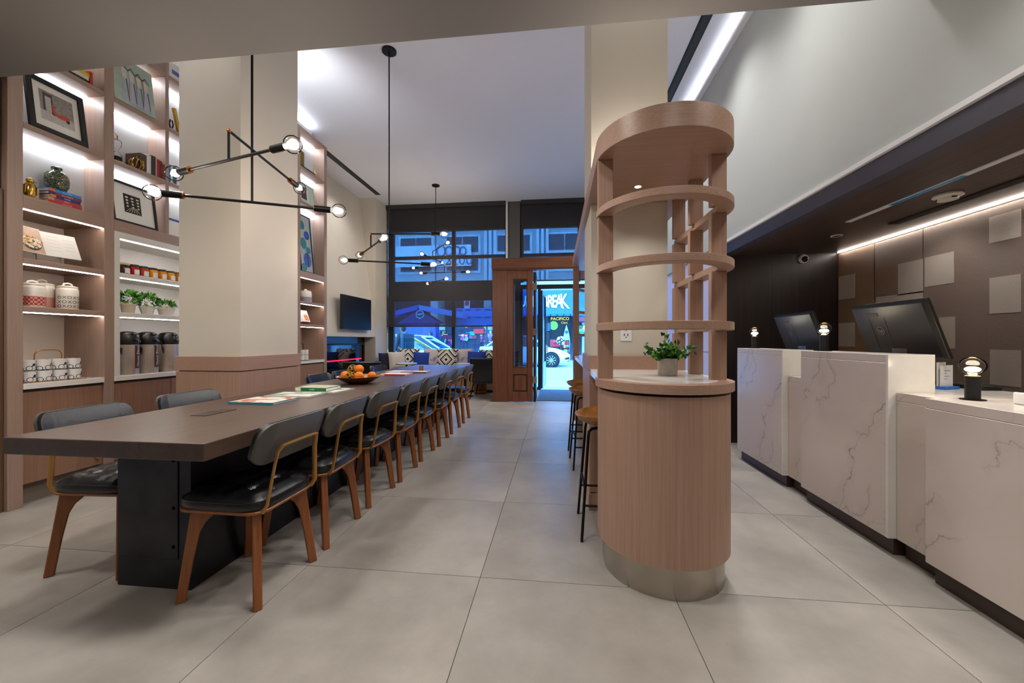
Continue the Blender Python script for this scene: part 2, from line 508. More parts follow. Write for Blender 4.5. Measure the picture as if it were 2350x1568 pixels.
fl = struct('floor', MB().box(-4.6, XR+0.12, -2.5, YW, -0.12, -0.006), plain('tile_grout', '#6f6c68', 0.8),
            'large grey porcelain tile floor with thin dark joints', 'floor')
MT = tile_mat()
TS = 0.9; G = 0.0016
full = MB().box(G, TS-G, G, TS-G, -0.006, 0.0).mesh('tile', MT)
x0t = -0.368 - 5*TS; y0t = 1.889 - 5*TS
for i in range(10):
    for j in range(14):
        xa, ya = x0t + i*TS, y0t + j*TS
        cx0, cx1 = max(xa, -4.55), min(xa+TS, XR); cy0, cy1 = max(ya, -2.45), min(ya+TS, YW-0.02)
        if cx1 - cx0 < 0.03 or cy1 - cy0 < 0.03: continue
        if (cx0, cx1, cy0, cy1) == (xa, xa+TS, ya, ya+TS): me = full
        else: me = MB().box(cx0-xa+G, cx1-xa-G, cy0-ya+G, cy1-ya-G, -0.006, 0.0).mesh('tile', MT)
        t = bpy.data.objects.new('tile', me); COL.objects.link(t)
        t.parent = fl; t.location = (xa, ya, 0)

ce = struct('ceiling', MB().box(-4.6, 1.97, 2.2, YW+0.15, ZC, ZC+0.12), M_CEIL, 'pale grey high ceiling above the long table', 'ceiling')
def slot(parent, x0, x1, y0, y1, z):
    b = MB().box(x0, x1, y0, y1, z-0.004, z+0.001).build('slot_trim', M_BLACK, parent)
    MB().box(x0+0.02, x1-0.02, y0+0.02, y1-0.02, z-0.007, z-0.004).build('slot_louvre', M_BLKPL, b)
slot(ce, 1.44, 1.55, 2.3, 8.6, ZC)
slot(ce, -3.99, -3.88, 5.95, 8.35, ZC)
def dlight(parent, x, y, z, r=0.05, m=None):
    b = MB().lathe([(r*1.35, 0), (r*1.30, -0.006), (r*0.97, -0.006), (r*0.95, 0), (r*1.35, 0)], 20, (x, y, z)).build('downlight_trim', M_WHITE, parent, True)
    MB().lathe([(r*0.95, -0.003), (0.0001, -0.003)], 16, (x, y, z)).build('lens', m or M_DOWN, b)
for x, y in ((-2.95, 2.36), (0.45, 2.30)): dlight(ce, x, y, ZC, 0.05)  # unseen fittings for the added column spots
MB().lathe([(0.05, -0.012), (0.06, 0)], 16, tuple(PZ(1090, 459, ZC))).build('sprinkler_cover', M_WHITE, ce, True)

so = struct('ceiling', MB().box(-4.6, BK, -2.5, 2.2, ZS, ZC+0.12), M_SOFF, 'low taupe dropped ceiling edge across the top', 'ceiling')
for x, y in ((-3.2, 1.3), (-1.9, 1.5), (-0.55, 1.55), (0.6, 0.6), (1.3, 1.5), (-0.6, -0.8), (-2.8, -0.7), (1.0, -1.0)):
    dlight(so, x, y, ZS, 0.09)  # out-of-view fittings for the added soffit fill

struct('wall_right', MB().box(BK, BK+0.12, -2.5, YW, 2.25, ZC), M_BULK, 'tall pale bulkhead wall over the reception desk', 'wall')
struct('trim_1', MB().box(BK-0.012, BK+0.12, -2.5, YD, 2.222, 2.25), M_WHITE, 'thin white lip along the bulkhead bottom', 'trim')
struct('trim_2', MB().box(BK+0.012, BK+0.11, -2.5, YD, ZR-0.01, 2.222), plain('fascia_grey', '#4a4855', 0.35), 'dark grey fascia strip under the bulkhead', 'trim')
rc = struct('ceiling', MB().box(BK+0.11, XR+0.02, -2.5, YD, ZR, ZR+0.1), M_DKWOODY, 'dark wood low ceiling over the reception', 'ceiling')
# linear fittings in the wood ceiling
sl1 = MB().box(2.33, 2.372, 1.2, 3.46, ZR-0.006, ZR).build('linear_light', M_WHITE, rc)
for ya, yb in ((2.55, 3.05), (1.25, 1.95)):
    MB().box(2.336, 2.366, ya, yb, ZR-0.009, ZR-0.006).build('blue_lens', plain('blue_lens', '#2e9ad8', 0.2), sl1)
MB().box(2.72, 2.80, 0.8, 3.56, ZR-0.006, ZR).build('air_slot', M_BLACK, rc)
dlight(rc, 2.56, 3.91, ZR, 0.035, M_WHITE)
for y in (0.3, 1.1, 1.9): dlight(rc, 2.16, y, ZR, 0.035)  # unseen fittings that go with the added reception fill

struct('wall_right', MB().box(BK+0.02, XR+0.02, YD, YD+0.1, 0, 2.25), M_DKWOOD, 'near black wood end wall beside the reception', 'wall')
wr = struct('wall_right', MB().box(BK+0.02, BK+0.14, YD+0.1, YW, 0, 2.25), plain('white_lilac_cast', '#cfcbe0', 0.5), 'white panelled side wall beyond the bar with bluish light painted in', 'wall')  # lilac cast of the window light is put into the white paint
for k in range(7):
    ya = YD + 0.12 + k*0.62
    MB().box(BK+0.008, BK+0.02, ya, ya+0.612, 1.02, 2.24).build('panel', plain('panel_lilac_cast', '#d3cfe6', 0.45), wr)
    MB().box(BK+0.008, BK+0.02, ya, ya+0.612, 0.02, 1.0).build('panel', plain('panel_lilac_cast', '#d3cfe6', 0.45), wr)
struct('wall_back', MB().box(-4.6, XR+0.12, -2.6, -2.5, 0, ZC), M_PAINT, 'plain pale wall behind the viewer', 'wall')
struct('wall_left', MB().box(-4.72, -4.6, -2.5, 2.2, 0, ZC), M_PAINT, 'plain pale side wall near the viewer', 'wall')
wl2 = struct('wall_left', MB().box(-4.6, -3.725, 2.12, 2.24, 2.18, ZS), M_PAINT, 'short beige return wall beside the bookcase', 'wall')
struct('trim_3', MB().box(-4.6, -3.705, 2.14, 2.245, 0, 2.18), M_ENDW, 'dark brown wood end panel left of the bookcase', 'trim')
struct('wall_left', MB().box(-4.6, -4.5, 2.2, YW, 0, ZC), M_PAINT, 'beige side wall behind the shelving', 'wall')
# sloping chimney breast with the fireplace under it
ya, yb = 5.97, 8.5
hood = MB().slab([(-4.5, ya, ZC), (-4.45, ya, ZC), (-4.09, ya, 1.27), (-4.09, ya, 1.23), (-4.5, ya, 1.23)], (0, yb-ya, 0))
struct('wall_chimney', hood, M_PAINT, 'sloping beige chimney breast above the fireplace', 'wall')
struct('wall_chimney', MB().box(-4.5, -4.07, yb, YW, 0, ZC), M_PAINT, 'pale pier between fireplace and window', 'wall')
struct('wall_chimney', MB().box(-4.5, -4.09, ya, yb, 0, 0.42), plain('hearth_dark', '#26262a', 0.3), 'dark plinth under the fireplace', 'wall')
struct('wall_chimney', MB().box(-4.5, -4.33, ya, yb, 0.42, 1.23), plain('firebox_dark', '#141418', 0.25), 'dark recess lining behind the fireplace', 'wall')

# columns
cl = struct('column_left', MB().box(-3.155, -2.59, 2.97, 3.69, 0, ZC), M_PAINT, 'pale square column with oak base beside the table', 'column')
MB().box(-3.175, -2.57, 2.95, 3.71, 0.905, 1.026).build('cap_band', M_OAKY, cl, bevel=0.003)
MB().box(-3.17, -2.575, 2.955, 3.705, 0.0, 0.897).build('wainscot', M_OAK, cl, bevel=0.002)
cr = struct('column_right', MB().box(0.24, 0.745, 2.735, 3.36, 0, ZC), M_PAINT, 'pale square column rising through the oak bar', 'column')
MB().box(0.222, 0.763, 2.717, 3.378, 0.95, 1.055).build('cap_band', M_OAKY, cr, bevel=0.003)
MB().box(0.226, 0.760, 2.721, 3.374, 0.12, 0.943).build('wainscot', M_OAK, cr, bevel=0.002)
MB().box(0.222, 0.763, 2.717, 3.378, 0.0, 0.114).build('base_band', M_OAKY, cr, bevel=0.002)
o_ = MB().box(0.0, 0.075, -0.006, 0, 0, 0.115)
pw = PY(1424, 783, 2.735)
ou = solo('power_outlet', o_.xf(Matrix.Translation((pw.x, 2.735, pw.z))), M_WHITE, 'white wall socket on the pale column above the bar', 'outlet', bevel=0.002)
for dz in (0.028, 0.075):
    for dx in (0.022, 0.045):
        MB().box(pw.x+dx, pw.x+dx+0.005, 2.7275, 2.7295, pw.z+dz+0.006, pw.z+dz+0.022).build('slot_hole', M_BLACK, ou)
    MB().box(pw.x+0.033, pw.x+0.039, 2.7275, 2.7295, pw.z+dz-0.005, pw.z+dz+0.001).build('slot_hole', M_BLACK, ou)

# ---- street window wall
M_FRAME = plain('dark_window_frame', '#1b1d22', 0.4)
wf = MB().box(-4.07, 1.99, YW, YW+0.15, 3.86, ZC)
struct('wall_front', wf, M_FRAME, 'dark header above the street windows', 'wall')
struct('wall_front', MB().box(-4.07, -1.12, YW, YW+0.15, 0, 0.5), M_PAINT, 'low wall under the street window', 'wall')
struct('wall_front', MB().box(-1.12, -0.83, YW-0.05, YW+0.15, 0, ZC), plain('pier_grey', '#55524e', 0.6), 'grey pier between the two street windows', 'wall')
struct('trim_4', MB().box(-1.16, -1.12, YW-0.1, YW+0.02, 2.0, ZC), M_WHITE, 'thin white strip beside the window pier', 'trim')
w1 = thing('window_1', 'wide dark framed street window behind the shade', 'window', (-2.6, YW+0.06, 0.5), kind=S)
def fr(p, x0, x1, z0, z1, n='frame_bar', d=0.05): return MB().box(x0, x1, YW+0.02, YW+0.02+d*2, z0, z1).build(n, M_FRAME, p)
fr(w1, -4.07, -3.93, 0.5, 3.86, 'jamb'); fr(w1, -1.19, -1.12, 0.5, 3.86, 'jamb')
fr(w1, -2.48, -2.40, 0.55, 3.81, 'mullion'); fr(w1, -3.93, -1.19, 0.5, 0.56, 'sill_bar')
fr(w1, -3.93, -1.19, 2.11, 2.58, 'spandrel'); fr(w1, -3.93, -1.19, 3.12, 3.19, 'transom'); fr(w1, -3.93, -1.19, 3.79, 3.86, 'head_bar')
for xa, xb in ((-3.93, -2.48), (-2.40, -1.19)):
    for za, zb in ((0.56, 2.11), (2.58, 3.12), (3.19, 3.79)):
        MB().box(xa, xb, YW+0.06, YW+0.068, za, zb).build('pane', M_PANE, w1)
w2 = thing('window_2', 'dark framed street window over the entrance', 'window', (0.5, YW+0.06, 2.5), kind=S)
fr(w2, -0.83, -0.76, 2.52, 3.86, 'jamb'); fr(w2, 1.80, 1.87, 2.52, 3.86, 'jamb'); fr(w2, -0.76, 1.80, 3.12, 3.19, 'transom')
fr(w2, -0.76, 1.80, 3.79, 3.86, 'head_bar'); fr(w2, 0.50, 0.56, 2.52, 3.79, 'mullion')
for xa, xb in ((-0.76, 0.50), (0.56, 1.80)):
    for za, zb in ((2.46, 3.12), (3.19, 3.79)):
        MB().box(xa, xb, YW+0.06, YW+0.068, za, zb).build('pane', M_PANE, w2)
# outer glass entrance
d2 = thing('door_2', 'black framed glass street door standing open', 'door', (0.2, YW+0.06, 0), kind=S)
fr(d2, -0.42, -0.35, 0, 2.36, 'jamb'); fr(d2, 0.76, 0.82, 0, 2.36, 'jamb'); fr(d2, -0.83, 1.87, 2.36, 2.46, 'head_bar'); fr(d2, 1.80, 1.87, 0, 2.36, 'jamb'); fr(d2, -0.83, -0.78, 0, 2.36, 'jamb')
for xa, xb in ((-0.78, -0.42), (0.82, 1.80)):
    MB().box(xa, xb, YW+0.06, YW+0.068, 0.05, 2.36).build('pane', M_PANE, d2)
    fr(d2, xa, xb, 0, 0.06, 'sill_bar')
hx, hy = -0.34, YW+0.12                      # open leaf, swung to the street
dv = Vector((math.cos(math.radians(86)), math.sin(math.radians(86)), 0)); pv = Vector((-dv.y, dv.x, 0))
def leafbox(a, b, z0, z1, t): 
    c = Vector((hx, hy, 0)) + dv*((a+b)/2) + Vector((0, 0, (z0+z1)/2))
    return MB().obox(c, dv, pv, (0, 0, 1), (b-a)/2, t/2, (z1-z0)/2)
lf = leafbox(0, 0.09, 0.02, 2.34, 0.045).build('leaf_stile', M_FRAME, d2)
leafbox(0.81, 0.9, 0.02, 2.34, 0.045).build('leaf_stile', M_FRAME, d2)
leafbox(0.09, 0.81, 2.24, 2.34, 0.045).build('leaf_rail', M_FRAME, d2)
leafbox(0.09, 0.81, 0.02, 0.62, 0.045).build('kick_panel', plain('blue_grey_panel', '#7d8fb0', 0.4), d2)
leafbox(0.15, 0.75, 0.14, 0.52, 0.055).build('kick_inset', plain('blue_grey_panel2', '#8a9cbc', 0.4), d2)
leafbox(0.09, 0.81, 0.62, 2.24, 0.008).build('pane', M_PANE, d2)
hb = MB()
for s_ in (-0.06, 0.06):
    q = Vector((hx, hy, 0)) + dv*0.74 + pv*s_
    hb.tube([q + Vector((0, 0, 0.85)), q + Vector((0, 0, 1.75))], 0.014, 8)
hb.build('pull_handle', M_FRAME, d2)

# timber portal with the folded-back inner door
YP = 7.31
pt = thing('door_frame', 'tall mahogany portal around the inner entrance', 'door frame', (-0.4, YP, 0), kind=S)
MB().box(-1.19, -0.907, YP, YP+0.11, 0, 2.476).build('jamb', M_DOORW, pt, bevel=0.004)
MB().box(0.315, 0.42, YP, YP+0.11, 0, 2.476).build('jamb', M_DOORW, pt, bevel=0.004)
MB().box(-1.21, 0.44, YP-0.02, YP+0.13, 2.50, 2.70).build('header', M_DOORH, pt, bevel=0.004)
MB().box(-1.20, 0.43, YP-0.01, YP+0.12, 2.476, 2.50).build('header_bead', M_DOORH, pt)
d1 = thing('door_1', 'narrow mahogany door leaf with tall glass and carved panel', 'door', (-0.65, YP+0.03, 0), kind=S)
def dl(x0, x1, z0, z1, n, m=M_DOORW, y0=YP+0.01, y1=YP+0.055, bv=0.003): return MB().box(x0, x1, y0, y1, z0, z1).build(n, m, d1, bevel=bv)
LX0, LX1 = -0.905, -0.43
dl(LX0, LX0+0.10, 0.012, 2.474, 'stile'); dl(LX1-0.10, LX1, 0.012, 2.474, 'stile')
dl(LX0+0.10, LX1-0.10, 2.31, 2.474, 'rail'); dl(LX0+0.10, LX1-0.10, 0.52, 0.64, 'rail'); dl(LX0+0.10, LX1-0.10, 0.012, 0.19, 'rail')
MB().box(LX0+0.10, LX1-0.10, YP+0.028, YP+0.034, 0.64, 2.31).build('pane', glass('door_glass', '#9fb0c0', 0.10), d1)
b_ = MB()
for xa, xb, za, zb in ((LX0+0.10, LX0+0.118, 0.64, 2.31), (LX1-0.118, LX1-0.10, 0.64, 2.31), (LX0+0.118, LX1-0.118, 0.64, 0.658), (LX0+0.118, LX1-0.118, 2.292, 2.31)):
    b_.box(xa, xb, YP+0.018, YP+0.028, za, zb)
b_.build('glazing_bead', plain('dark_bead', '#3a2013', 0.4), d1)
pn = MB().box(LX0+0.10, LX1-0.10, YP+0.028, YP+0.04, 0.19, 0.52).build('panel', plain('panel_groove', '#3a2013', 0.4), d1)
MB().box(LX0+0.125, LX1-0.125, YP+0.016, YP+0.034, 0.215, 0.495).build('raised_field', M_DOORW, pn, bevel=0.008)
# second leaf folded behind, seen on edge with its hinges
l2 = MB().box(-0.425, -0.375, YP+0.06, YP+0.52, 0.012, 2.44).build('folded_leaf', plain('dark_stained_edge', '#150c08', 0.4), d1)
for z in (0.35, 1.25, 2.10):
    MB().box(-0.43, -0.36, YP+0.045, YP+0.06, z, z+0.13).build('hinge', M_STEEL, d1)
# vestibule
struct('wall_vestibule', MB().box(-0.985, -0.945, YP+0.11, YW, 0, 2.45), M_PAINT, 'beige partition beside the entrance vestibule', 'wall')
mt_ = solo('entrance_mat', MB().box(-0.36, 0.75, YP+0.2, YW+0.02, 0.0005, 0.012), plain('blue_mat', '#4a5f7a', 0.9, bump=0.3, bscale=300), 'blue grey entrance mat inside the street door', 'mat')
# ------------------------------------------------------------------ communal table
tb = thing('communal_table', 'very long dark walnut communal table on a black steel base', 'table', (-1.807, 3.8, 0))
TY0, TY1 = 1.37, 6.18
MB().box(-2.265, -1.349, TY0, TY1, 0.69, 0.76).build('tabletop', M_WALNUT, tb, bevel=0.004, seg=2)
MB().box(-2.066, -1.682, 1.64, 5.95, 0.0, 0.69).build('plinth', M_IRON, tb)
MB().box(-2.055, -1.745, 1.634, 1.64, 0.14, 0.66).build('access_door', M_IRON, tb, bevel=0.002)
for z in (0.20, 0.38, 0.60): MB().lathe([(0.009, 0), (0.009, 0.006), (0.0001, 0.008)], 12, (-1.765, 1.634, z), 'y').build('screw', M_BLACKM, tb, True)
for ya in (1.87, 3.05):
    fp = MB().box(-1.922, -1.828, ya, ya+0.2, 0.7604, 0.763).build('power_flap', plain('bronze_flap', '#3d2e25', 0.4, 0.3), tb, bevel=0.001)
    MB().box(-1.918, -1.832, ya+0.098, ya+0.102, 0.763, 0.7636).build('flap_seam', M_BLACK, fp)

# ------------------------------------------------------------------ dining chairs
def make_chair():
    t = thing('dining_chair', 'x', 'chair')
    # diagonal plate legs
    for sx in (-1, 1):
        for sy in (-1, 1):
            d = Vector((sx, sy, 0)).normalized(); p = Vector((-d.y, d.x, 0)); th = 0.017
            prof = [(0.284, 0.0), (0.247, 0.0), (0.220, 0.18), (0.199, 0.29), (0.177, 0.335), (0.145, 0.365), (0.10, 0.382), (0.10, 0.40), (0.230, 0.40)]
            MB().slab([d*r + Vector((0, 0, z)) - p*th for r, z in prof], p*th*2).build('leg', M_LEGW, t, bevel=0.004)
    MB().prism(rrect(-0.228, 0.202, -0.198, 0.198, 0.075), 0.40, 0.413).build('seat_board', M_LEGW, t, bevel=0.003)
    # tufted cushion
    out = rrect(-0.212, 0.200, -0.217, 0.217, 0.08, 6)
    def rim(a):
        # distance of outline along angle a
        c, s = math.cos(a), math.sin(a); hx_, hy_, e = 0.212, 0.195, 5.0
        return 1.0 / ((abs(c)/hx_)**e + (abs(s)/hy_)**e)**(1/e)
    def top(x, y, q):
        z = 0.484 - 0.032*max(0, q-0.72)**2/0.0784
        for bx in (-0.07, 0.07):
            for by in (-0.075, 0.075):
                dd = (x-bx)**2 + (y-by)**2
                z -= 0.018*math.exp(-dd/0.0007)
        for k in (-0.07, 0.07): z -= 0.009*math.exp(-((x-k)/0.010)**2)*(1 if abs(y) < 0.17 else 0.4)
        for k in (-0.075, 0.075): z -= 0.009*math.exp(-((y-k)/0.010)**2)*(1 if abs(x) < 0.17 else 0.4)
        return z
    mb = MB(); na, nq = 72, 36
    def fn(u, v):
        a = 2*PI*u; q = v; r = rim(a)*q
        x, y = -0.013 + r*math.cos(a), r*math.sin(a)
        return (x, y, top(x, y, q))
    mb.grid(fn, na, nq, True)
    def side(u, v):
        a = 2*PI*u; r = rim(a)*(1 + 0.03*math.sin(PI*v)); z = 0.413 + (0.452-0.413)*v
        return (-0.013 + r*math.cos(a), r*math.sin(a), z)
    mb.grid(side, na, 3, True)
    cu = mb.build('seat_cushion', M_LEATH, t, True)
    pip = MB().tube([(-0.013 + rim(2*PI*k/48)*math.cos(2*PI*k/48)*1.01, rim(2*PI*k/48)*math.sin(2*PI*k/48)*1.01, 0.4525) for k in range(48)], 0.0035, 6, True)
    pip.build('piping', M_LEATH, cu, True)
    bme = MB().sphere((0, 0, 0), 0.008, 8, 6, (1, 1, 0.5)).mesh('tuft_button', M_LEATH, True)
    for bx in (-0.07, 0.07):
        for by in (-0.075, 0.075):
            o = bpy.data.objects.new('tuft_button', bme); COL.objects.link(o); o.parent = cu; o.location = (bx, by, 0.466)
    # backrest: bent panel with rounded corners, grey shell behind a black pad
    def panel(y, s, off, W=0.222, z0=0.615, z1=0.800):
        z = z0 + (z1-z0)*s
        x = 0.206 + 0.062*s - 0.040*(abs(y)/W)**2.2
        return Vector((x + off, y, z))
    def sheet(off0, off1, W, z0, z1, rc, m, nm, bow=0.0):
        o = rrect(-W, W, 0, z1-z0, rc, 6)
        pts = [( y, zz) for y, zz in o]
        n = len(pts); mb = MB(); rings = []
        for off, k in ((off0, 0.94), (off0 - 0.0*bow, 1.0), (off1, 1.0), (off1, 0.94)):
            ring = []
            for y, zz in pts:
                yy = y*k; z_ = (zz-(z1-z0)/2)*k + (z1-z0)/2
                ring.append(panel(yy, (z0+z_-0.615)/0.185, off if k == 1.0 else off + (bow if off == off1 else -bow), W))
            rings.append(ring)
        vs_ = [p for r in rings for p in r]
        fs = []
        for i in range(3):
            for k in range(n): fs.append((i*n+k, i*n+(k+1) % n, (i+1)*n+(k+1) % n, (i+1)*n+k))
        mb.add(vs_, fs)
        # end caps as strips so that the bend is kept
        for base in (0, 3):
            off = rings[base]
            nu, nv = 14, 6
            cap = []
        # fill caps with a fan around a bent centre line
        for base, sgn in ((0, 1), (3*n, -1)):
            half = n // 2
            b = len(mb.v)
            for k in range(n//2):
                i0, i1 = k, (k+1)
                j0, j1 = n-1-k, n-2-k
                if i1 >= j1: break
                mb.f.append((base+i0, base+i1, base+j1, base+j0))
        return mb.build(nm, m, t, True)
    sheet(0.0, 0.014, 0.222, 0.615, 0.800, 0.062, M_SHELL, 'back_shell', 0.002)
    sheet(-0.020, 0.0, 0.217, 0.620, 0.802, 0.060, M_LEATH, 'backrest', 0.004)
    # brass loop
    pts = []
    def bx_(z): return 0.212 + 0.062*(z-0.615)/0.185 + 0.018
    L = [(0.150, 0.150, 0.407), (0.196, 0.165, 0.412), (0.214, 0.165, 0.44), (bx_(0.62), 0.138, 0.62), (bx_(0.66)-0.004, 0.132, 0.668), (bx_(0.69)-0.002, 0.118, 0.690), (bx_(0.69)+0.002, 0.06, 0.693)]
    pts = [Vector((a, -b, c)) for a, b, c in L] + [Vector((a, b, c)) for a, b, c in reversed(L)]
    MB().tube(pts, 0.0125, 8, False, 0.006, up=(1, 0, 0)).build('brass_frame', M_BRASS, t, True)
    return t
chair = make_chair()
ordn = ['nearest', 'second', 'third', 'fourth', 'fifth', 'sixth', 'seventh', 'farthest']
CX = -1.462
ys = [1.748, 2.235, 2.78, 3.27, 3.82, 4.35, 4.92, 5.55]
for i, y in enumerate(ys):
    lab = '%s black leather chair with brass loop on the aisle side of the long table' % ordn[i]
    rz = math.radians([-1, 2, -2, 1, 0, 2, -1, 1][i])
    if i == 0:
        chair.location = (CX, y, 0); chair.rotation_euler = (0, 0, rz); c = chair; c['label'] = lab; c['group'] = 'chairs along the communal table'
    else: dup(chair, (CX + random.uniform(-0.012, 0.012), y, 0), rz, lab)
LL = ['black leather chair nearest the bookcase, half hidden by the table end', 'black chair just before the left column, only its back showing',
      'black chair just beyond the left column on the wall side of the table', 'black chair behind the fruit bowl on the wall side of the table',
      'far black chair on the wall side of the table near the hearth pier']
for i, y in enumerate([1.86, 2.44, 3.94, 4.42, 5.35]):
    dup(chair, (-2.30, y, 0), PI + math.radians([3, -2, 0, 2, -3][i]), LL[i])

# ------------------------------------------------------------------ oak bar island with open shelving around the column
bc = Vector((0.54, 2.1)); R = 0.325; YF = 5.05
bar = thing('bar_island', 'oak bar island with a rounded end, open shelf rings and canopy', 'bar', (0.54, 3.4, 0))
def arc(cx, cy_, r, a0, a1, n): return [(cx + r*math.cos(a0 + (a1-a0)*k/n), cy_ + r*math.sin(a0 + (a1-a0)*k/n)) for k in range(n+1)]
def dshape(cy_, r, back, far=False, n=28):
    if not far: return arc(0.54, cy_, r, PI, 2*PI, n) + [(0.54 + r, back), (0.54 - r, back)]
    return arc(0.54, cy_, r, 0, PI, n) + [(0.54 - r, back), (0.54 + r, back)]
for far, cy_, bk in ((False, 2.1, 2.17), (True, YF, YF-0.07)):
    MB().prism(dshape(cy_, 0.315, bk, far), 0.15, 0.908).build('curved_cabinet', M_OAK, bar, True)
    MB().prism(dshape(cy_, 0.290, bk, far), 0.0, 0.15).build('steel_plinth', M_STEEL, bar, True)
    MB().prism(dshape(cy_, 0.300, bk, far), 0.908, 0.922).build('shadow_gap', M_BLACK, bar, True)
# counter: white top framed by an oak nosing round each end
MB().prism([(0.232, 2.13), (0.232, YF-0.02), (0.846, YF-0.02), (0.846, 2.13)], 0.922, 0.962).build('countertop', M_QUARTZ, bar, bevel=0.002)
for far, cy_ in ((False, 2.1), (True, YF)):
    a0, a1 = (PI, 2*PI) if not far else (0, PI)
    o = arc(0.54, cy_, 0.332, a0, a1, 32); i_ = arc(0.54, cy_, 0.262, a0, a1, 32)
    s_ = 1 if not far else -1
    ext = 0.03*s_
    if not far: o = [(o[0][0], cy_+ext)] + o + [(o[-1][0], cy_+ext)]; i_ = [(i_[0][0], cy_+ext)] + i_ + [(i_[-1][0], cy_+ext)]
    else: o = [(o[0][0], cy_+ext)] + o + [(o[-1][0], cy_+ext)]; i_ = [(i_[0][0], cy_+ext)] + i_ + [(i_[-1][0], cy_+ext)]
    MB().strip(o, i_, 0.922, 0.963).build('counter_nosing', M_OAKX, bar, True)
    MB().prism(arc(0.54, cy_, 0.262, a0, a1, 32), 0.922, 0.962).build('counter_inset', M_QUARTZ, bar)
    for z0, z1 in ((1.208, 1.246), (1.506, 1.541), (1.797, 1.833)):
        e = [(0.54+0.33, cy_ + 0.66*s_), (0.54+0.33, cy_ + 0.3*s_)]; ei = [(0.54+0.255, cy_ + 0.66*s_), (0.54+0.255, cy_ + 0.3*s_)]
        oo = arc(0.54, cy_, 0.33, a0, a1, 32); ii = arc(0.54, cy_, 0.255, a0, a1, 32)
        if not far: oo = oo + e[::-1]; ii = ii + ei[::-1]
        else: oo = e + oo; ii = ei + ii
        MB().strip(oo, ii, z0, z1).build('shelf_ring', M_OAKX, bar, True, bevel=0.002)
# posts stand between counter, rings and canopy
def post(x0, x1, y0, y1, cut=True):
    segs = ((0.962, 1.208), (1.246, 1.506), (1.541, 1.797), (1.833, 2.09)) if cut else ((0.962, 2.09),)
    for a, b in segs: MB().box(x0, x1, y0, y1, a, b).build('post', M_OAK, bar, bevel=0.002)
post(0.216, 0.292, 2.06, 2.10)
for y in (2.06, 2.375, 2.69): post(0.772, 0.846, y, y+0.04)
post(0.216, 0.292, YF-0.0, YF+0.04)
for y in (YF-0.04, YF-0.355, YF-0.67): post(0.772, 0.846, y, y+0.04)
post(0.772, 0.846, 3.42, 3.46, False); post(0.772, 0.846, 3.9, 3.94, False)
# canopy: fascia band with a wood soffit
can = arc(0.54, 2.1, 0.328, PI, 2*PI, 40) + arc(0.54, YF, 0.328, 0, PI, 40)
can = MB().prism(can, 2.09, 2.20).build('canopy', M_OAKX, bar, True, bevel=0.002)
MB().box(0.30, 0.70, 2.56, 2.60, 2.201, 2.209).build('light_strip', emit('canopy_led', '#fff6ea', 100), bar)
pd = PZ(1464, 428, 2.09)
for p in (pd, Vector((0.54, 4.6, 2.09))):
    b_ = MB().lathe([(0.026, -0.003), (0.026, 0.0), (0.02, 0.0)], 16, (p.x, p.y, 2.09)).build('puck_light', M_STEEL, bar, True)
    MB().lathe([(0.019, -0.0035), (0.0001, -0.0035)], 12, (p.x, p.y, 2.09)).build('puck_lens', M_DOWN, b_)
MB().box(0.80, 0.84, 2.17, YF-0.07, 0.0, 0.92).build('back_panel', M_OAK, bar)
spot('bar_puck_beam', (0.54, 2.45, 2.07), (0.54, 2.4, 0.9), 12, 120, 1.0, 0.03)

# ------------------------------------------------------------------ bar stools
def make_stool():
    t = thing('bar_stool', 'x', 'stool')
    mb = MB()
    prof = [(0.0001, 0.640), (0.07, 0.642), (0.13, 0.652), (0.175, 0.676), (0.192, 0.700), (0.194, 0.706), (0.188, 0.708), (0.165, 0.694), (0.12, 0.682), (0.0001, 0.676)]
    mb.lathe(prof, 32)
    mb.v = [(x, y*1.08, z + (0.012*(abs(y)/0.19)**2)) for x, y, z in mb.v]
    mb.build('seat', M_SEATW, t, True)
    for sx in (-1, 1):
        for sy in (-1, 1):
            MB().tube([(sx*0.05, sy*0.075, 0.636), (sx*0.10, sy*0.105, 0.634), (sx*0.118, sy*0.116, 0.620), (sx*0.122, sy*0.119, 0.595), (sx*0.165, sy*0.185, 0.0)], 0.0085, 8).build('leg', M_BLACKM, t, True)
    def at(z, sx, sy):
        k = (0.595 - z)/0.595
        return Vector((sx*(0.122 + 0.043*k), sy*(0.119 + 0.066*k), z))
    for a, b, z in (((-1,-1), (1,-1), 0.20), ((-1,1), (1,1), 0.20), ((-1,-1), (-1,1), 0.29), ((1,-1), (1,1), 0.29)):
        MB().tube([at(z, *a), at(z, *b)], 0.007, 8).build('footrest_bar', M_BLACKM, t, True)
    return t
st = make_stool(); st.location = (0.312, 2.47, 0)
tag(st, 'wooden dish seat bar stool nearest the rounded bar end', 'stool', 'stools along the bar')
dup(st, (0.31, 3.72, 0), 0.05, 'wooden seat bar stool just beyond the column at the bar')
dup(st, (0.305, 4.33, 0), -0.06, 'wooden seat bar stool farthest along the bar')

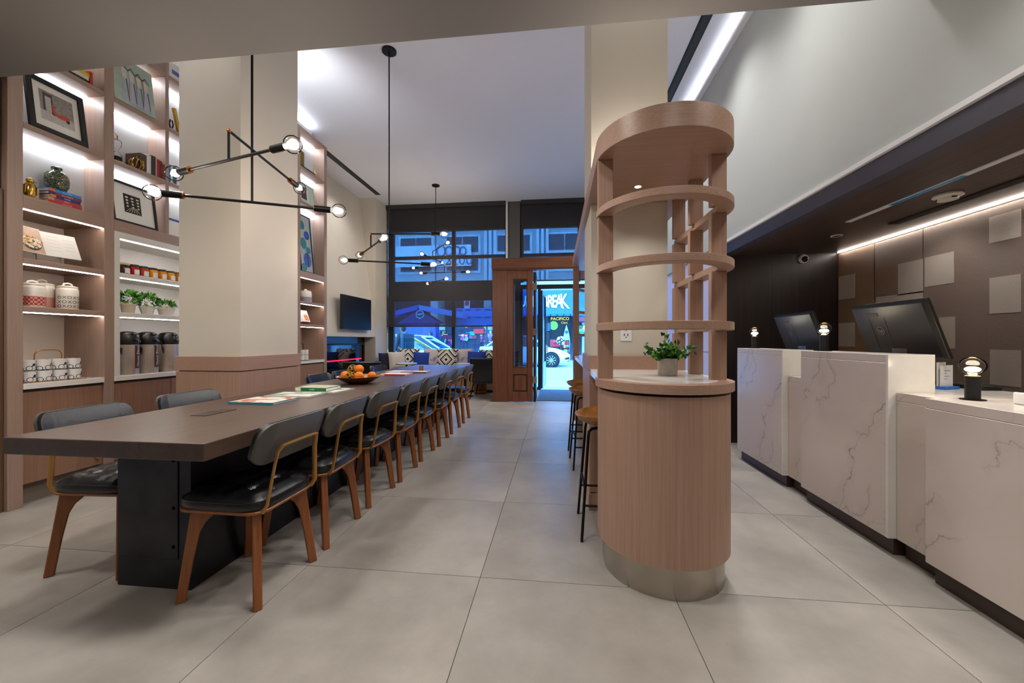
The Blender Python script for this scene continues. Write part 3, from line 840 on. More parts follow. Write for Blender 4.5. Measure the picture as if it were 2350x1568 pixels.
# ------------------------------------------------------------------ reception desks
XD = 1.776; XB = 2.005
def desk_parts(t, y0, y1, xf, top, xb, tall):
    ye = y0 + 0.016
    MB().box(xf, xf+0.02, ye, y1, 0.092, top-0.046).build('front_panel', M_MARBLE, t, bevel=0.0015)
    MB().box(xf+0.001, xb, ye, y1, top-0.0445, top).build('top_slab', M_MARBLE, t, bevel=0.0015)
    MB().box(xf+0.004, xf+0.02, ye, y1, top-0.046, top-0.0445).build('seam', plain('seam_grey', '#6a605a', 0.6), t)
    MB().box(xf, xb, y0, ye, 0.092, top).build('end_panel', M_QUARTZ, t, bevel=0.0012)
    MB().box(xf+0.02, xb, y1-0.02, y1, 0.092, top-0.0445).build('end_panel', M_QUARTZ, t)
    MB().box(xf+0.035, xb-0.03, y0+0.01, y1-0.01, 0.0, 0.092).build('toe_kick', plain('bronze_kick', '#3a2c22', 0.45), t)
    MB().box(xb-0.02, xb, y0+0.02, y1-0.02, 0.092, top-0.0445).build('back_panel', M_OAK, t)
t = thing('reception_desk', 'tall white marble reception desk at the far end by the dark wall', 'desk', (1.9, 3.7, 0), group='reception desk units')
desk_parts(t, 3.312, 4.09, XD, 1.083, XB, True)
t = thing('reception_desk', 'narrow low marble link between the two tall reception desks', 'desk', (2.0, 3.2, 0), group='reception desk units')
desk_parts(t, 3.084, 3.308, XD+0.04, 0.88, 2.45, False)
t = thing('reception_desk', 'tall white marble reception desk in the middle under the big monitor', 'desk', (1.9, 2.7, 0), group='reception desk units')
desk_parts(t, 2.324, 3.08, XD, 1.083, XB, True)
t = thing('reception_desk', 'narrow low marble link beside the nearest counter', 'desk', (2.0, 2.2, 0), group='reception desk units')
desk_parts(t, 2.104, 2.32, XD+0.04, 0.88, 2.45, False)
t = thing('reception_desk', 'low white marble counter nearest the viewer with black bulb lamp', 'desk', (2.0, 1.5, 0), group='reception desk units')
desk_parts(t, 0.75, 2.10, XD-0.008, 0.88, 2.45, False)
for a, b, nm in ((2.324, 3.08, 'middle'), (3.312, 4.09, 'far')):
    t = thing('staff_worktop', 'white worktop behind the %s tall reception desk' % nm, 'worktop', (2.23, (a+b)/2, 0))
    MB().box(XB+0.002, 2.45, a, b, 0.84, 0.88).build('top', M_QUARTZ, t)
    MB().box(2.40, 2.44, a, b, 0.0, 0.84).build('side_panel', M_OAK, t)

# reception feature wall
fw = struct('wall_right', MB().box(XR, XR+0.12, -2.5, YD, 0, ZR+0.1), plain('feature_core', '#3a312c', 0.8), 'textured brown reception feature wall', 'wall')
def woven(name, h1, h2, sc, ang):
    if name in MATS: return MATS[name]
    m, nt, b, N, L = nodes(name)
    tc = N('ShaderNodeTexCoord'); mp = N('ShaderNodeMapping'); mp.inputs['Rotation'].default_value = (ang, 0, 0)
    L(tc.outputs['Object'], mp.inputs['Vector'])
    wv = N('ShaderNodeTexWave'); wv.inputs['Scale'].default_value = sc; wv.inputs['Distortion'].default_value = 3.0; wv.inputs['Detail Scale'].default_value = 2.5
    wv.bands_direction = 'Z'
    L(mp.outputs[0], wv.inputs['Vector'])
    r = N('ShaderNodeValToRGB'); r.color_ramp.elements[0].color = hexc(h1); r.color_ramp.elements[1].color = hexc(h2)
    r.color_ramp.elements[0].position = 0.25; r.color_ramp.elements[1].position = 0.75
    L(wv.outputs['Fac'], r.inputs['Fac']); L(r.outputs['Color'], b.inputs['Base Color'])
    bp = N('ShaderNodeBump'); bp.inputs['Strength'].default_value = 0.35; bp.inputs['Distance'].default_value = 0.006
    L(wv.outputs['Fac'], bp.inputs['Height']); L(bp.outputs['Normal'], b.inputs['Normal'])
    b.inputs['Roughness'].default_value = 0.5
    MATS[name] = m
    return m
M_WEV1 = woven('woven_brown', '#75645a', '#917f75', 62, 0.04)
M_WEV2 = woven('woven_pale', '#a99d92', '#c9beb2', 75, 0.5)
M_WEV3 = woven('woven_tan', '#80654f', '#957862', 55, 0.0)
XP = XR
u2y = lambda u: PX(u, 700, XP).y
js = [YD, u2y(2010), u2y(2122), u2y(2122)-0.95, u2y(2122)-1.9, -0.6, -1.5, -2.5]
for k in range(len(js)-1):
    MB().box(XP-0.012, XP, js[k+1]+0.004, js[k]-0.004, 0.1, ZR-0.02).build('panel', M_WEV3 if k == 0 else M_WEV1, fw)
for (zx0, zx1, zy0, zy1, mm) in ((903, 1020, 600, 770, M_WEV2), (903, 1020, 945, 1115, M_WEV2), (1170, 1330, 535, 735, M_WEV3), (1332, 1513, 500, 735, M_WEV2),
                             (1172, 1513, 737, 800, M_WEV2), (1526, 1738, 450, 670, M_WEV2), (1992, 2222, 150, 345, M_WEV2), (1995, 2222, 605, 872, M_WEV2),
                             (1630, 1745, 902, 1130, M_WEV2), (1998, 2222, 1140, 1400, M_WEV2)):
    ua, ub = 1640 + zx0/3.1366, 1640 + zx1/3.1366
    pa = PX((ua+ub)/2, 440 + zy0/3.1366, XP-0.012); pb = PX((ua+ub)/2, 440 + zy1/3.1366, XP-0.012)
    MB().box(XP-0.015, XP-0.012, u2y(ub), u2y(ua), pb.z, min(pa.z, ZR-0.03)).build('inlay', mm, fw)
MB().box(XP-0.030, XP-0.016, -2.4, YD-0.02, ZR-0.009, ZR-0.003).build('light_strip', emit('reception_led', '#fff0e2', 26), rc)
struct('baseboard_right', MB().box(XP-0.02, XP, -2.5, YD, 0, 0.1), M_DKWOOD, 'dark skirting under the reception feature wall', 'baseboard')
# ------------------------------------------------------------------ built-in bookcases along the left wall
XF = -3.68
XU, XLo = -3.868, -4.06         # back planes of the upper and lower bays
M_BACK = plain('pale_back_panel', '#d5dadd', 0.5)
M_BACKW = plain('cream_back_panel', '#d2c6bb', 0.5)
def upright(t, y0, y1, z0=0.0, z1=4.27):
    MB().box(-4.2, XF, y0, y1, z0, z1).build('upright', M_OAKS, t, bevel=0.002)
def bay_upper(t, y0, y1, shelves, zb=2.175, ztop=4.23):
    MB().box(XU-0.02, XU, y0, y1, zb, ztop).build('back_panel', M_BACK, t)
    for z in shelves: MB().box(XU, XF-0.001, y0, y1, z, z+0.04).build('shelf', M_OAKSY, t, bevel=0.002)
    for z in list(shelves) + [ztop]:
        MB().box(XU+0.004, XU+0.022, y0+0.005, y1-0.005, z-0.009, z-0.001).build('light_strip', M_LED, t)
near = thing('bookcase', 'tall oak built-in bookcase nearest the viewer with lit shelves', 'bookcase', (-3.9, 3.1, 0), group='built-in bookcases')
upright(near, 2.25, 2.33); upright(near, 2.822, 2.895); upright(near, 3.90, 3.97)
MB().box(-4.0, XF-0.0005, 3.33, 3.365, 2.175, 4.23).build('divider', M_OAKS, near, bevel=0.002)
for a, b in ((2.33, 2.822), (2.895, 3.90)):
    MB().box(-4.2, XF-0.001, a, b, 4.23, 4.27).build('top_board', M_OAKSY, near)
    MB().box(-4.2, XF-0.0005, a, b, 2.08, 2.175).build('beam', M_OAKSY, near, bevel=0.002)
for a, b in ((2.33, 2.822), (2.895, 3.33), (3.365, 3.90)): bay_upper(near, a, b, (2.64, 3.16, 3.66))
# lower left bay: oak shelves on the cream back
MB().box(XLo-0.02, XLo, 2.33, 2.822, 0.855, 2.08).build('back_panel', M_BACKW, near)
for z in (1.695, 1.358): MB().box(XLo, XF-0.001, 2.33, 2.822, z, z+0.04).build('shelf', M_OAKSY, near, bevel=0.002)
for z in (2.08, 1.695, 1.358): MB().box(XF-0.022, XF-0.010, 2.335, 2.817, z-0.007, z-0.0005).build('light_strip', M_LEDW, near)
MB().box(XLo, XF+0.004, 2.33, 2.822, 0.815, 0.855).build('worktop', M_QUARTZ, near, bevel=0.002)
def cab_door(t, a, b):
    d = MB().box(XF-0.035, XF-0.015, a+0.003, b-0.003, 0.15, 0.795).build('door', wood('oak_door', '#876450', '#97735e', 'z', 0.45, 1.0, 34, 0.05), t, bevel=0.002)
    MB().lathe([(0.006, 0), (0.006, 0.012), (0.012, 0.016), (0.012, 0.022), (0.0001, 0.026)], 12, (XF-0.015, b-0.05, 0.215), 'x').build('knob', M_BRASS, d, True)
def cab(t, a, b, split=True):
    MB().box(-4.2, XF-0.036, a, b, 0.15, 0.795).build('cabinet_box', M_OAKS, t)
    MB().box(-4.2, XF-0.08, a, b, 0.0, 0.15).build('toe_kick', plain('kick_taupe', '#7d7064', 0.6), t)
    MB().box(-4.2, XF-0.012, a, b, 0.795, 0.815).build('shadow_gap', plain('gap_brown', '#2a1a12', 0.7), t)
cab(near, 2.33, 2.822); cab_door(near, 2.33, 2.822)
# lower right bay: white lined coffee niche
WN = plain('white_niche', '#d9d6d0', 0.4)
a, b = 2.895, 3.90
MB().box(XLo-0.02, XLo, a, b, 0.855, 2.08).build('back_panel', M_WHITE, near)
MB().box(XLo, XF+0.002, a, a+0.042, 0.855, 2.08).build('niche_side', WN, near); MB().box(XLo, XF+0.002, b-0.042, b, 0.855, 2.08).build('niche_side', WN, near)
MB().box(XLo, XF+0.002, a+0.042, b-0.042, 2.025, 2.08).build('niche_head', WN, near)
for z in (1.695, 1.358): MB().box(XLo, XF-0.001, a+0.042, b-0.042, z, z+0.04).build('shelf', WN, near, bevel=0.002)
for z in (2.025, 1.695, 1.358): MB().box(XF-0.024, XF-0.010, a+0.045, b-0.045, z-0.007, z-0.0005).build('light_strip', M_LEDW, near)
MB().box(XLo, XF+0.004, a, b, 0.815, 0.855).build('worktop', M_QUARTZ, near, bevel=0.002)
cab(near, a, b); cab_door(near, a, (a+b)/2); cab_door(near, (a+b)/2, b)

farb = thing('bookcase', 'tall oak built-in bookcase beyond the left column beside the fireplace', 'bookcase', (-3.9, 5.6, 0), group='built-in bookcases')
Y0, Y1 = 5.31, 5.89
upright(farb, 5.23, Y0); upright(farb, Y1, 5.965)
MB().box(-4.2, XF-0.001, Y0, Y1, 4.22, 4.27).build('top_board', M_OAKSY, farb); MB().box(-4.2, XF-0.0005, Y0, Y1, 2.08, 2.175).build('beam', M_OAKSY, farb)
bay_upper(farb, Y0, Y1, (3.16, 3.66), 2.175, 4.22)
MB().box(XLo-0.02, XLo, Y0, Y1, 0.855, 2.08).build('back_panel', M_OAKS, farb)
for z in (1.695, 1.358): MB().box(XLo, XF-0.001, Y0, Y1, z, z+0.04).build('shelf', M_OAKSY, farb, bevel=0.002)
for z in (2.08, 1.695, 1.358): MB().box(XF-0.022, XF-0.010, Y0+0.01, Y1-0.01, z-0.007, z-0.0005).build('light_strip', M_LEDW, farb)
MB().box(XLo, XF+0.004, Y0, Y1, 0.815, 0.855).build('worktop', M_QUARTZ, farb)
cab(farb, Y0, Y1); cab_door(farb, Y0, Y1)
# white box above the shelving carrying an uplight strip
bxw = struct('trim_5', MB().box(-4.5, XF-0.02, 2.24, 5.60, 4.28, 4.33), M_WHITE, 'white boxed-in strip above the bookcases', 'trim')
MB().box(XF-0.07, XF-0.03, 3.95, 5.55, 4.331, 4.337).build('light_strip', emit('cove_led', '#eef2ff', 60), bxw)
wr0 = bpy.data.objects['wall_right']
MB().slab([(BK, 2.22, 4.262), (BK-0.05, 2.22, 4.262), (BK-0.05, 2.22, 4.292), (BK-0.044, 2.22, 4.292), (BK-0.044, 2.22, 4.268), (BK, 2.22, 4.268)], (0, 6.4, 0)).build('cove_ledge', M_WHITE, wr0)
MB().box(BK-0.034, BK-0.014, 2.3, 8.6, 4.269, 4.275).build('light_strip', emit('cove_led_right', '#f2f2ff', 22), wr0)
# ------------------------------------------------------------------ chandeliers
def bulb_parts(t, p, d, rb=0.047, sock=True):
    """globe bulb at p, arm direction d pointing outwards"""
    d = Vector(d).normalized()
    q = Vector((0, 0, 1)).rotation_difference(d).to_matrix().to_4x4()
    M = Matrix.Translation(p) @ q
    g = MB().lathe([(0.014, -0.055), (0.016, -0.046), (0.030, -0.036), (0.043, -0.020), (0.047, 0.0), (0.043, 0.020), (0.030, 0.037), (0.012, 0.046), (0.0001, 0.048)], 18).xf(M).build('bulb', M_BULBG, t, True)
    MB().sphere((0, 0, -0.012), 0.021, 12, 8, (1, 1, 1.15)).xf(M).build('filament', M_BULB, g, True)
    if sock:
        k = MB().lathe([(0.0205, -0.150), (0.0205, -0.050)], 14).xf(M).build('socket', M_BLACKM, t, True)
        MB().lathe([(0.012, -0.1535), (0.0205, -0.1535), (0.0205, -0.150), (0.012, -0.150)], 14).xf(M).build('collar', M_COPPER, k, True)
def arm(t, a, b, ea, eb, r=0.0085):
    d = (b - a).normalized()
    MB().tube([a + (d*0.15 if ea else Vector((0,0,0))), b - (d*0.15 if eb else Vector((0,0,0)))], r, 8).build('arm', M_BLACKM, t, True)
    if ea: bulb_parts(t, a, -d)
    else: MB().sphere(a, 0.012, 10, 8).build('end_cap', M_COPPER, t, True)
    if eb: bulb_parts(t, b, d)
    else: MB().sphere(b, 0.012, 10, 8).build('end_cap', M_COPPER, t, True)
def vrod(t, x, y, z0, z1, r=0.0075): MB().tube([(x, y, z0), (x, y, z1)], r, 8).build('stem', M_BLACKM, t, True)
def canopy(t, x, y): MB().lathe([(0.075, -0.022), (0.08, -0.018), (0.08, 0.0), (0.0001, 0.0)], 24, (x, y, ZC)).build('ceiling_plate', M_BLACKM, t, True)

lab = ['nearest black branching chandelier with five globe bulbs', 'middle black branching chandelier over the table', 'farthest black branching chandelier in front of the window']
# nearest: arms at three heights
st_ = PZ(578.5, 465, 2.037)
t = thing('chandelier', lab[0], 'chandelier', (st_.x, st_.y, 2.037), group='globe bulb chandeliers')
vrod(t, st_.x, st_.y, 2.037, ZC-0.015); canopy(t, st_.x, st_.y)
A, B, Cz = 2.366, 2.198, 2.037
arm(t, PZ(525, 300, A), PZ(688, 432, A), False, True)
arm(t, PZ(400, 398, B), PZ(672, 332, B), True, True)
pc = PZ(525, 300, A); vrod(t, pc.x, pc.y, B, A)
a_, b_ = PZ(350, 442, Cz), PZ(778, 484, Cz); arm(t, a_, b_, True, True)
# middle
st_ = PZ(893, 116, ZC)
t = thing('chandelier', lab[1], 'chandelier', (st_.x, st_.y, 2.02), group='globe bulb chandeliers')
vrod(t, st_.x, st_.y, 2.02, ZC-0.015); canopy(t, st_.x, st_.y)
A, B, Cz = 2.349, 2.208, 2.02
arm(t, PZ(851, 537, A), PZ(1021, 537, A), False, True)
arm(t, PZ(825, 586, B), PZ(881, 546, B), True, True)
pc = PZ(851, 537, A); vrod(t, pc.x, pc.y, B, A)
arm(t, PZ(788, 597, Cz), PZ(997, 607, Cz), True, True)
# farthest: five arms
st_ = PZ(1000, 425, ZC)
t = thing('chandelier', lab[2], 'chandelier', (st_.x, st_.y, 2.4), group='globe bulb chandeliers')
vrod(t, st_.x, st_.y, EYE+1.238, ZC-0.015); canopy(t, st_.x, st_.y)
za, zb, zd, ze, zf = EYE+1.902, EYE+1.762, EYE+1.547, EYE+1.395, EYE+1.238
arm(t, PZ(993, 577, za), PZ(1028, 557, za), False, True); pc = PZ(993, 577, za); vrod(t, pc.x, pc.y, zb, za)
arm(t, PZ(968, 583, zb), PZ(1015, 603, zb), True, True)
arm(t, PZ(948, 615, zd), PZ(1020, 608.5, zd), True, False); pc = PZ(1020, 608.5, zd); vrod(t, pc.x, pc.y, ze, zd)
arm(t, PZ(965, 627, ze), PZ(1075, 624, ze), True, True)
arm(t, PZ(981, 651, zf), PZ(1025, 640, zf), True, True)

# unseen uplight added behind the left column to brighten the ceiling above the shelving
t = thing('added_uplight', 'small added uplight, unseen behind the left column', 'light', (-2.86, 3.75, 3.55))
MB().lathe([(0.0001, 0), (0.05, 0), (0.055, 0.01), (0.055, 0.14), (0.045, 0.14), (0.045, 0.02), (0.0001, 0.015)], 20, (-2.86, 3.755, 3.42)).build('housing', M_BLACKM, t, True)
MB().lathe([(0.0001, 0.10), (0.044, 0.10)], 16, (-2.86, 3.755, 3.42)).build('lens', M_DOWN, t)
spot('added_uplight_beam', (-2.88, 3.78, 3.58), (-3.35, 4.75, 4.4), 75, 130, 1.0, 0.05, (0.95, 0.97, 1.0))

# ------------------------------------------------------------------ reception things
def desk_lamp(x, y, z, label):
    t = thing('table_lamp', label, 'lamp', (x, y, z), group='bulb lamps on the reception desks')
    MB().lathe([(0.0001, 0), (0.044, 0), (0.044, 0.004), (0.0001, 0.004)], 24, (x, y, z)).build('base_disc', M_BLACKM, t, True)
    MB().lathe([(0.026, 0.004), (0.026, 0.108), (0.024, 0.110), (0.0001, 0.110)], 24, (x, y, z)).build('body', M_BLACK, t, True)
    MB().lathe([(0.0255, 0.1101), (0.0255, 0.113), (0.016, 0.113)], 20, (x, y, z)).build('collar', M_BRASS, t, True)
    g = MB().lathe([(0.016, 0.112), (0.020, 0.119), (0.035, 0.131), (0.045, 0.149), (0.046, 0.164), (0.039, 0.183), (0.023, 0.197), (0.0001, 0.202)], 22, (x, y, z)).build('bulb', M_BULBG, t, True)
    MB().sphere((x, y, z+0.143), 0.021, 12, 8, (1.3, 1.3, 0.6)).build('filament', emit('lamp_filament', '#fff0d0', 70), g, True)
pl = PZ(2232, 918, 0.88); desk_lamp(pl.x, pl.y, 0.8802, 'black cylinder lamp with bare globe bulb on the low marble counter')
desk_lamp(1.885, 3.005, 1.0832, 'black bulb lamp on the middle tall marble desk')
desk_lamp(1.885, 3.98, 1.0832, 'small looking bulb lamp on the far tall marble desk by the dark wall')

def monitor(y0, y1, label, logo=True):
    yc = (y0+y1)/2; W = (y1-y0)/2
    t = thing('desktop_computer', label, 'computer', (2.24, yc, 0.88), group='black all-in-one computers')
    top = Vector((2.10, yc, 1.405)); bot = Vector((2.223, yc, 1.055))
    up = (top-bot).normalized(); H = (top-bot).length/2; yv = Vector((0, -1, 0)); nv = up.cross(yv).normalized()   # nv: towards -X side?
    if nv.x > 0: nv = -nv
    c = (top+bot)/2
    fm = MB()
    fr_ = [c + yv*W*a + up*H*b for a, b in ((-1,-1),(1,-1),(1,1),(-1,1))]
    bk_ = [c + nv*0.035 + yv*(W*0.93)*a + up*(H*0.90)*b for a, b in ((-1,-1),(1,-1),(1,1),(-1,1))]
    md_ = [c + nv*0.018 + yv*W*a + up*H*b for a, b in ((-1,-1),(1,-1),(1,1),(-1,1))]
    vs_ = fr_ + md_ + bk_; fs = [(0,1,2,3), (8,9,10,11)]
    for L0 in (0, 4):
        for k in range(4): fs.append((L0+k, L0+(k+1) % 4, L0+4+(k+1) % 4, L0+4+k))
    bd = fm.add(vs_, fs).build('back_housing', plain('dark_glossy_housing', '#1b1915', 0.40), t, bevel=0.004, seg=2)
    MB().obox(c - nv*0.002, yv, up, nv, W*0.96, H*0.94, 0.0015).build('screen', plain('dark_screen', '#050608', 0.1), t)
    MB().obox(c + nv*0.036 + up*H*0.62 - yv*W*0.38, yv, up, nv, 0.045, 0.012, 0.001).build('vent', M_BLACK, t)
    lc = c + nv*0.0362 + up*H*0.02 - yv*W*0.30
    q = Matrix((( *yv, ), ( *up, ), ( *nv, ))).transposed().to_4x4()
    ring = MB().lathe([(0.026, 0), (0.0285, 0.0), (0.0285, 0.0012), (0.026, 0.0012), (0.026, 0)], 28).xf(Matrix.Translation(lc) @ q).build('logo_ring', M_STEEL, t, True)
    text_mb('hp', 0.036, lc + nv*0.0006, yv, up, 0.0004).build('logo_letters', M_STEEL, t)
    for k in (-0.06, 0.06):
        MB().obox(c + nv*0.0355 + up*(-H*0.2) - yv*(W*0.30) + yv*k, yv, up, nv, 0.0008, H*0.68, 0.0006).build('housing_seam', M_BLACK, t)
    MB().box(2.13, 2.34, yc-0.11-W*0.25, yc+0.11-W*0.25, 0.8803, 0.89).build('foot', M_STEEL, t, bevel=0.003)
    MB().slab([(2.19, yc-0.055, 0.89), (2.205, yc-0.055, 0.89), (2.195, yc-0.055, 1.13), (2.165, yc-0.055, 1.13)], (0, 0.11, 0)).build('stand_neck', M_STEEL, t)
    return t
ya, yb = PX(2134, 681, 2.10).y, PX(1958.8, 702, 2.10).y
monitor(ya, yb, 'large looking black desktop computer seen from behind, middle desk')
monitor(3.46, 4.03, 'smaller looking black desktop computer seen from behind, far desk')

# paper slips in a blue holder
pc = PZ(2172, 893, 0.88)
t = thing('notice_holder', 'white paper notice in a blue holder behind the low counter', 'notice', (pc.x, pc.y, 0.88))
xd = Vector((0.92, 0.39, 0)).normalized(); pdv = Vector((-xd.y, xd.x, 0))
MB().obox(pc + Vector((0, 0, 0.0085)), xd, pdv, (0, 0, 1), 0.062, 0.028, 0.008).build('holder_base', plain('blue_holder', '#2f6fc4', 0.3), t, bevel=0.002)
sh = MB().obox(pc + Vector((0, 0, 0.076)), xd, pdv, (0, 0, 1), 0.056, 0.001, 0.06).build('sheet', M_PAPER, t)
MB().obox(pc + Vector((0, 0, 0.085)) + pdv*0.012 - xd*0.022, xd, pdv, (0, 0, 1), 0.04, 0.001, 0.068).build('rear_sheet', M_PAPER, t)
for k, (a, b) in enumerate(((-0.02, 0.035), (-0.02, 0.0), (-0.02, 0.02), (-0.02, 0.005))):
    MB().obox(pc + Vector((0, 0, 0.105 - 0.016*k)) - pdv*0.0014 + xd*(a+b)/2, xd, pdv, (0, 0, 1), (b-a)/2, 0.0003, 0.0018).build('text_line', plain('grey_ink', '#8b8f99', 0.7), sh)
kx = PX(2172, 850, 2.33)
t = thing('keyboard_tray', 'black keyboard behind the middle desk', 'keyboard', (2.37, 2.62, 0.88))
MB().box(2.345, 2.448, 2.45, 2.86, 0.8805, 0.897).build('body', M_BLKPL, t, bevel=0.003)
kb = MB().box(0, 0.014, 0, 0.016, 0, 0.005).mesh('key', plain('key_grey', '#242428', 0.5), bevel=0.001)
for i in range(5):
    for j in range(18):
        o = bpy.data.objects.new('key', kb); COL.objects.link(o); o.parent = t
        o.location = (2.355 + i*0.018 - 2.37, 2.46 + j*0.0215 - 2.62, 0.897-0.88)
pr = PZ(2348, 930, 0.88)
t = thing('card_reader', 'white card reader at the right edge of the low counter', 'card reader', (pr.x+0.03, pr.y-0.02, 0.88))
bx = pr.x + 0.03; by = pr.y - 0.03
MB().slab([(bx-0.04, by-0.07, 0.8804), (bx+0.05, by-0.07, 0.8804), (bx+0.05, by-0.07, 0.905), (bx-0.04, by-0.07, 0.935)], (0, 0.13, 0)).build('body', M_WHITE, t, bevel=0.006, seg=2)
MB().obox((bx+0.005, by-0.005, 0.9225), (0.09, 0, -0.03), (0, 1, 0), (0.03, 0, 0.09), 0.03, 0.045, 0.0015).build('keypad', plain('pale_keypad', '#b9bcc2', 0.5), t)

# smoke detector and security camera on the wood ceiling
pz = PZ(2175, 447, ZR)
t = thing('smoke_detector', 'round white smoke detector on the dark reception ceiling', 'smoke detector', (pz.x, pz.y, ZR))
MB().lathe([(0.072, 0), (0.075, -0.012), (0.06, -0.02), (0.052, -0.022), (0.05, -0.036), (0.03, -0.042), (0.0001, -0.042)], 28, (pz.x, pz.y, ZR)).build('body', M_CERAM, t, True)
for k in range(3):
    a = k*2*PI/3 + 0.4
    MB().obox((pz.x+0.052*math.cos(a), pz.y+0.052*math.sin(a), ZR-0.029), (-math.sin(a), math.cos(a), 0), (math.cos(a), math.sin(a), 0), (0, 0, 1), 0.014, 0.002, 0.004).build('vent', M_BLACK, t)
t = thing('security_camera', 'small white dome camera high on the dark wood end wall', 'camera', (2.72, YD-0.005, 2.05))
MB().lathe([(0.05, 0), (0.05, 0.02), (0.044, 0.03), (0.0001, 0.032)], 20).xf(Matrix.Translation((2.72, YD, 2.06)) @ Matrix.Rotation(PI/2, 4, 'X')).build('mount', M_CERAM, t, True)
MB().sphere((2.72, YD-0.034, 2.052), 0.032, 16, 10).build('dome', plain('dark_dome', '#1a1a1c', 0.15), t, True)
# ------------------------------------------------------------------ roller shades
M_SHADE = screen_mesh('solar_shade', '#38383b', 0.34)
def shade(x0, x1, z0, label):
    t = thing('roller_shade', label, 'shade', ((x0+x1)/2, YW-0.08, z0), group='dark solar shades')
    MB().box(x0, x1, YW-0.081, YW-0.079, z0+0.03, ZC-0.1).build('fabric', M_SHADE, t)
    MB().box(x0, x1, YW-0.09, YW-0.07, z0, z0+0.03).build('hem_bar', plain('shade_hem', '#2b2a2b', 0.5), t)
    MB().box(x0-0.005, x1+0.005, YW-0.13, YW-0.02, ZC-0.1, ZC-0.002).build('cassette', plain('shade_hem', '#2b2a2b', 0.5), t)
shade(-4.05, -1.17, 1.478, 'wide dark see-through roller shade on the big street window')
shade(-0.80, 1.80, 2.52, 'dark see-through roller shade above the entrance portal')

# ------------------------------------------------------------------ television and fireplace
t = thing('television', 'black flat screen television tilted out above the fireplace', 'television', (-4.02, 7.54, 1.36))
MB().box(-4.035, -3.985, 6.96, 8.12, 1.37, 2.03).build('body', M_BLKPL, t, bevel=0.004)
MB().box(-3.985, -3.983, 6.972, 8.108, 1.385, 2.018).build('screen', plain('tv_screen', '#0d0d0d', 0.45, 0.0, 0.25), t)
MB().box(-4.137, -4.035, 7.40, 7.68, 1.58, 1.80).build('bracket', M_BLACKM, t)
t = thing('fireplace', 'wide glass fronted electric fireplace with a thin red glow line', 'fireplace', (-4.27, 7.2, 0.42))
MB().box(-4.33, -4.30, 5.98, 8.30, 0.425, 1.225).build('firebox', plain('firebox_black', '#101013', 0.2), t)
MB().box(-4.275, -4.268, 5.98, 8.28, 0.46, 1.06).build('glass_front', plain('fireplace_glass', '#0a0c12', 0.04, 0.0, 1.0), t)
MB().box(-4.295, -4.24, 5.98, 8.30, 1.06, 1.09).build('top_rail', M_BLACKM, t)
rz_ = PX(790, 826.5, -4.26)
MB().box(-4.267, -4.262, 6.0, 8.22, rz_.z-0.012, rz_.z+0.012).build('glow_line', emit('red_glow', '#ff1030', 2.2), t)
MB().box(-4.295, -4.25, 8.28, 8.32, 0.43, 1.09).build('side_rail', M_BLACKM, t)

# ------------------------------------------------------------------ window bench and cushions
bn = thing('window_bench', 'low upholstered bench running under the street window', 'bench', (-2.5, 8.8, 0))
MB().box(-4.04, -1.22, 8.52, 9.10, 0.06, 0.36).build('base', M_OAKX, bn)
for k in range(3):
    xa = -4.04 + k*0.94
    MB().box(xa+0.004, xa+0.936, 8.50, 9.10, 0.362, 0.47).build('seat_pad', plain('bench_fabric', '#3a4252', 0.9), bn, True, bevel=0.02, seg=2)
def pillow(name, label, c, W, T, ry, rz, m, H=None):
    H = H or W
    def fn(sgn):
        def g(u, v):
            a, b = 2*u-1, 2*v-1
            k = (1-abs(a)**3.2)**0.55 * (1-abs(b)**3.2)**0.55
            sx = W/2*(a - 0.05*a*(1-b*b)); sz = H/2*(b - 0.05*b*(1-a*a))
            return (sx, sgn*T/2*k, sz)
        return g
    mb = MB().grid(fn(1), 14, 14); mb.grid(fn(-1), 14, 14)
    me_w = Matrix.Translation(Vector(c)) @ Matrix.Rotation(rz, 4, 'Z') @ Matrix.Rotation(ry, 4, 'X')
    o = solo(name, mb.xf(Matrix.Rotation(ry, 4, 'X')), m, label, 'pillow', 'cushions on the window bench', smooth=True, base=(0, 0, 0))
    o.location = c; o.rotation_euler = (0, 0, rz)
    return o
def diamond_mat():
    m, nt, b, N, L = nodes('diamond_fabric')
    tc = N('ShaderNodeTexCoord'); sp = N('ShaderNodeSeparateXYZ'); L(tc.outputs['Object'], sp.inputs[0])
    ax = N('ShaderNodeMath'); ax.operation = 'PINGPONG'; ax.inputs[1].default_value = 0.20; L(sp.outputs[0], ax.inputs[0])
    az = N('ShaderNodeMath'); az.operation = 'ABSOLUTE'; L(sp.outputs[2], az.inputs[0])
    ad = N('ShaderNodeMath'); ad.operation = 'ADD'; L(ax.outputs[0], ad.inputs[0]); L(az.outputs[0], ad.inputs[1])
    mu = N('ShaderNodeMath'); mu.operation = 'MULTIPLY'; mu.inputs[1].default_value = 8.5; L(ad.outputs[0], mu.inputs[0])
    fc = N('ShaderNodeMath'); fc.operation = 'FRACT'; L(mu.outputs[0], fc.inputs[0])
    r = N('ShaderNodeValToRGB'); r.color_ramp.interpolation = 'CONSTANT'
    e = r.color_ramp.elements; e[0].position = 0; e[0].color = hexc('#1c2333'); e[1].position = 0.34; e[1].color = hexc('#e9e6dc')
    x = e.new(0.72); x.color = hexc('#8a6a34'); x = e.new(0.86); x.color = hexc('#e9e6dc')
    L(fc.outputs[0], r.inputs['Fac']); L(r.outputs['Color'], b.inputs['Base Color']); b.inputs['Roughness'].default_value = 0.9
    return m
M_DIA = diamond_mat()
M_BLUEF = plain('blue_fabric', '#1d3fa0', 0.85); M_NAVY = plain('navy_fabric', '#10172b', 0.85)
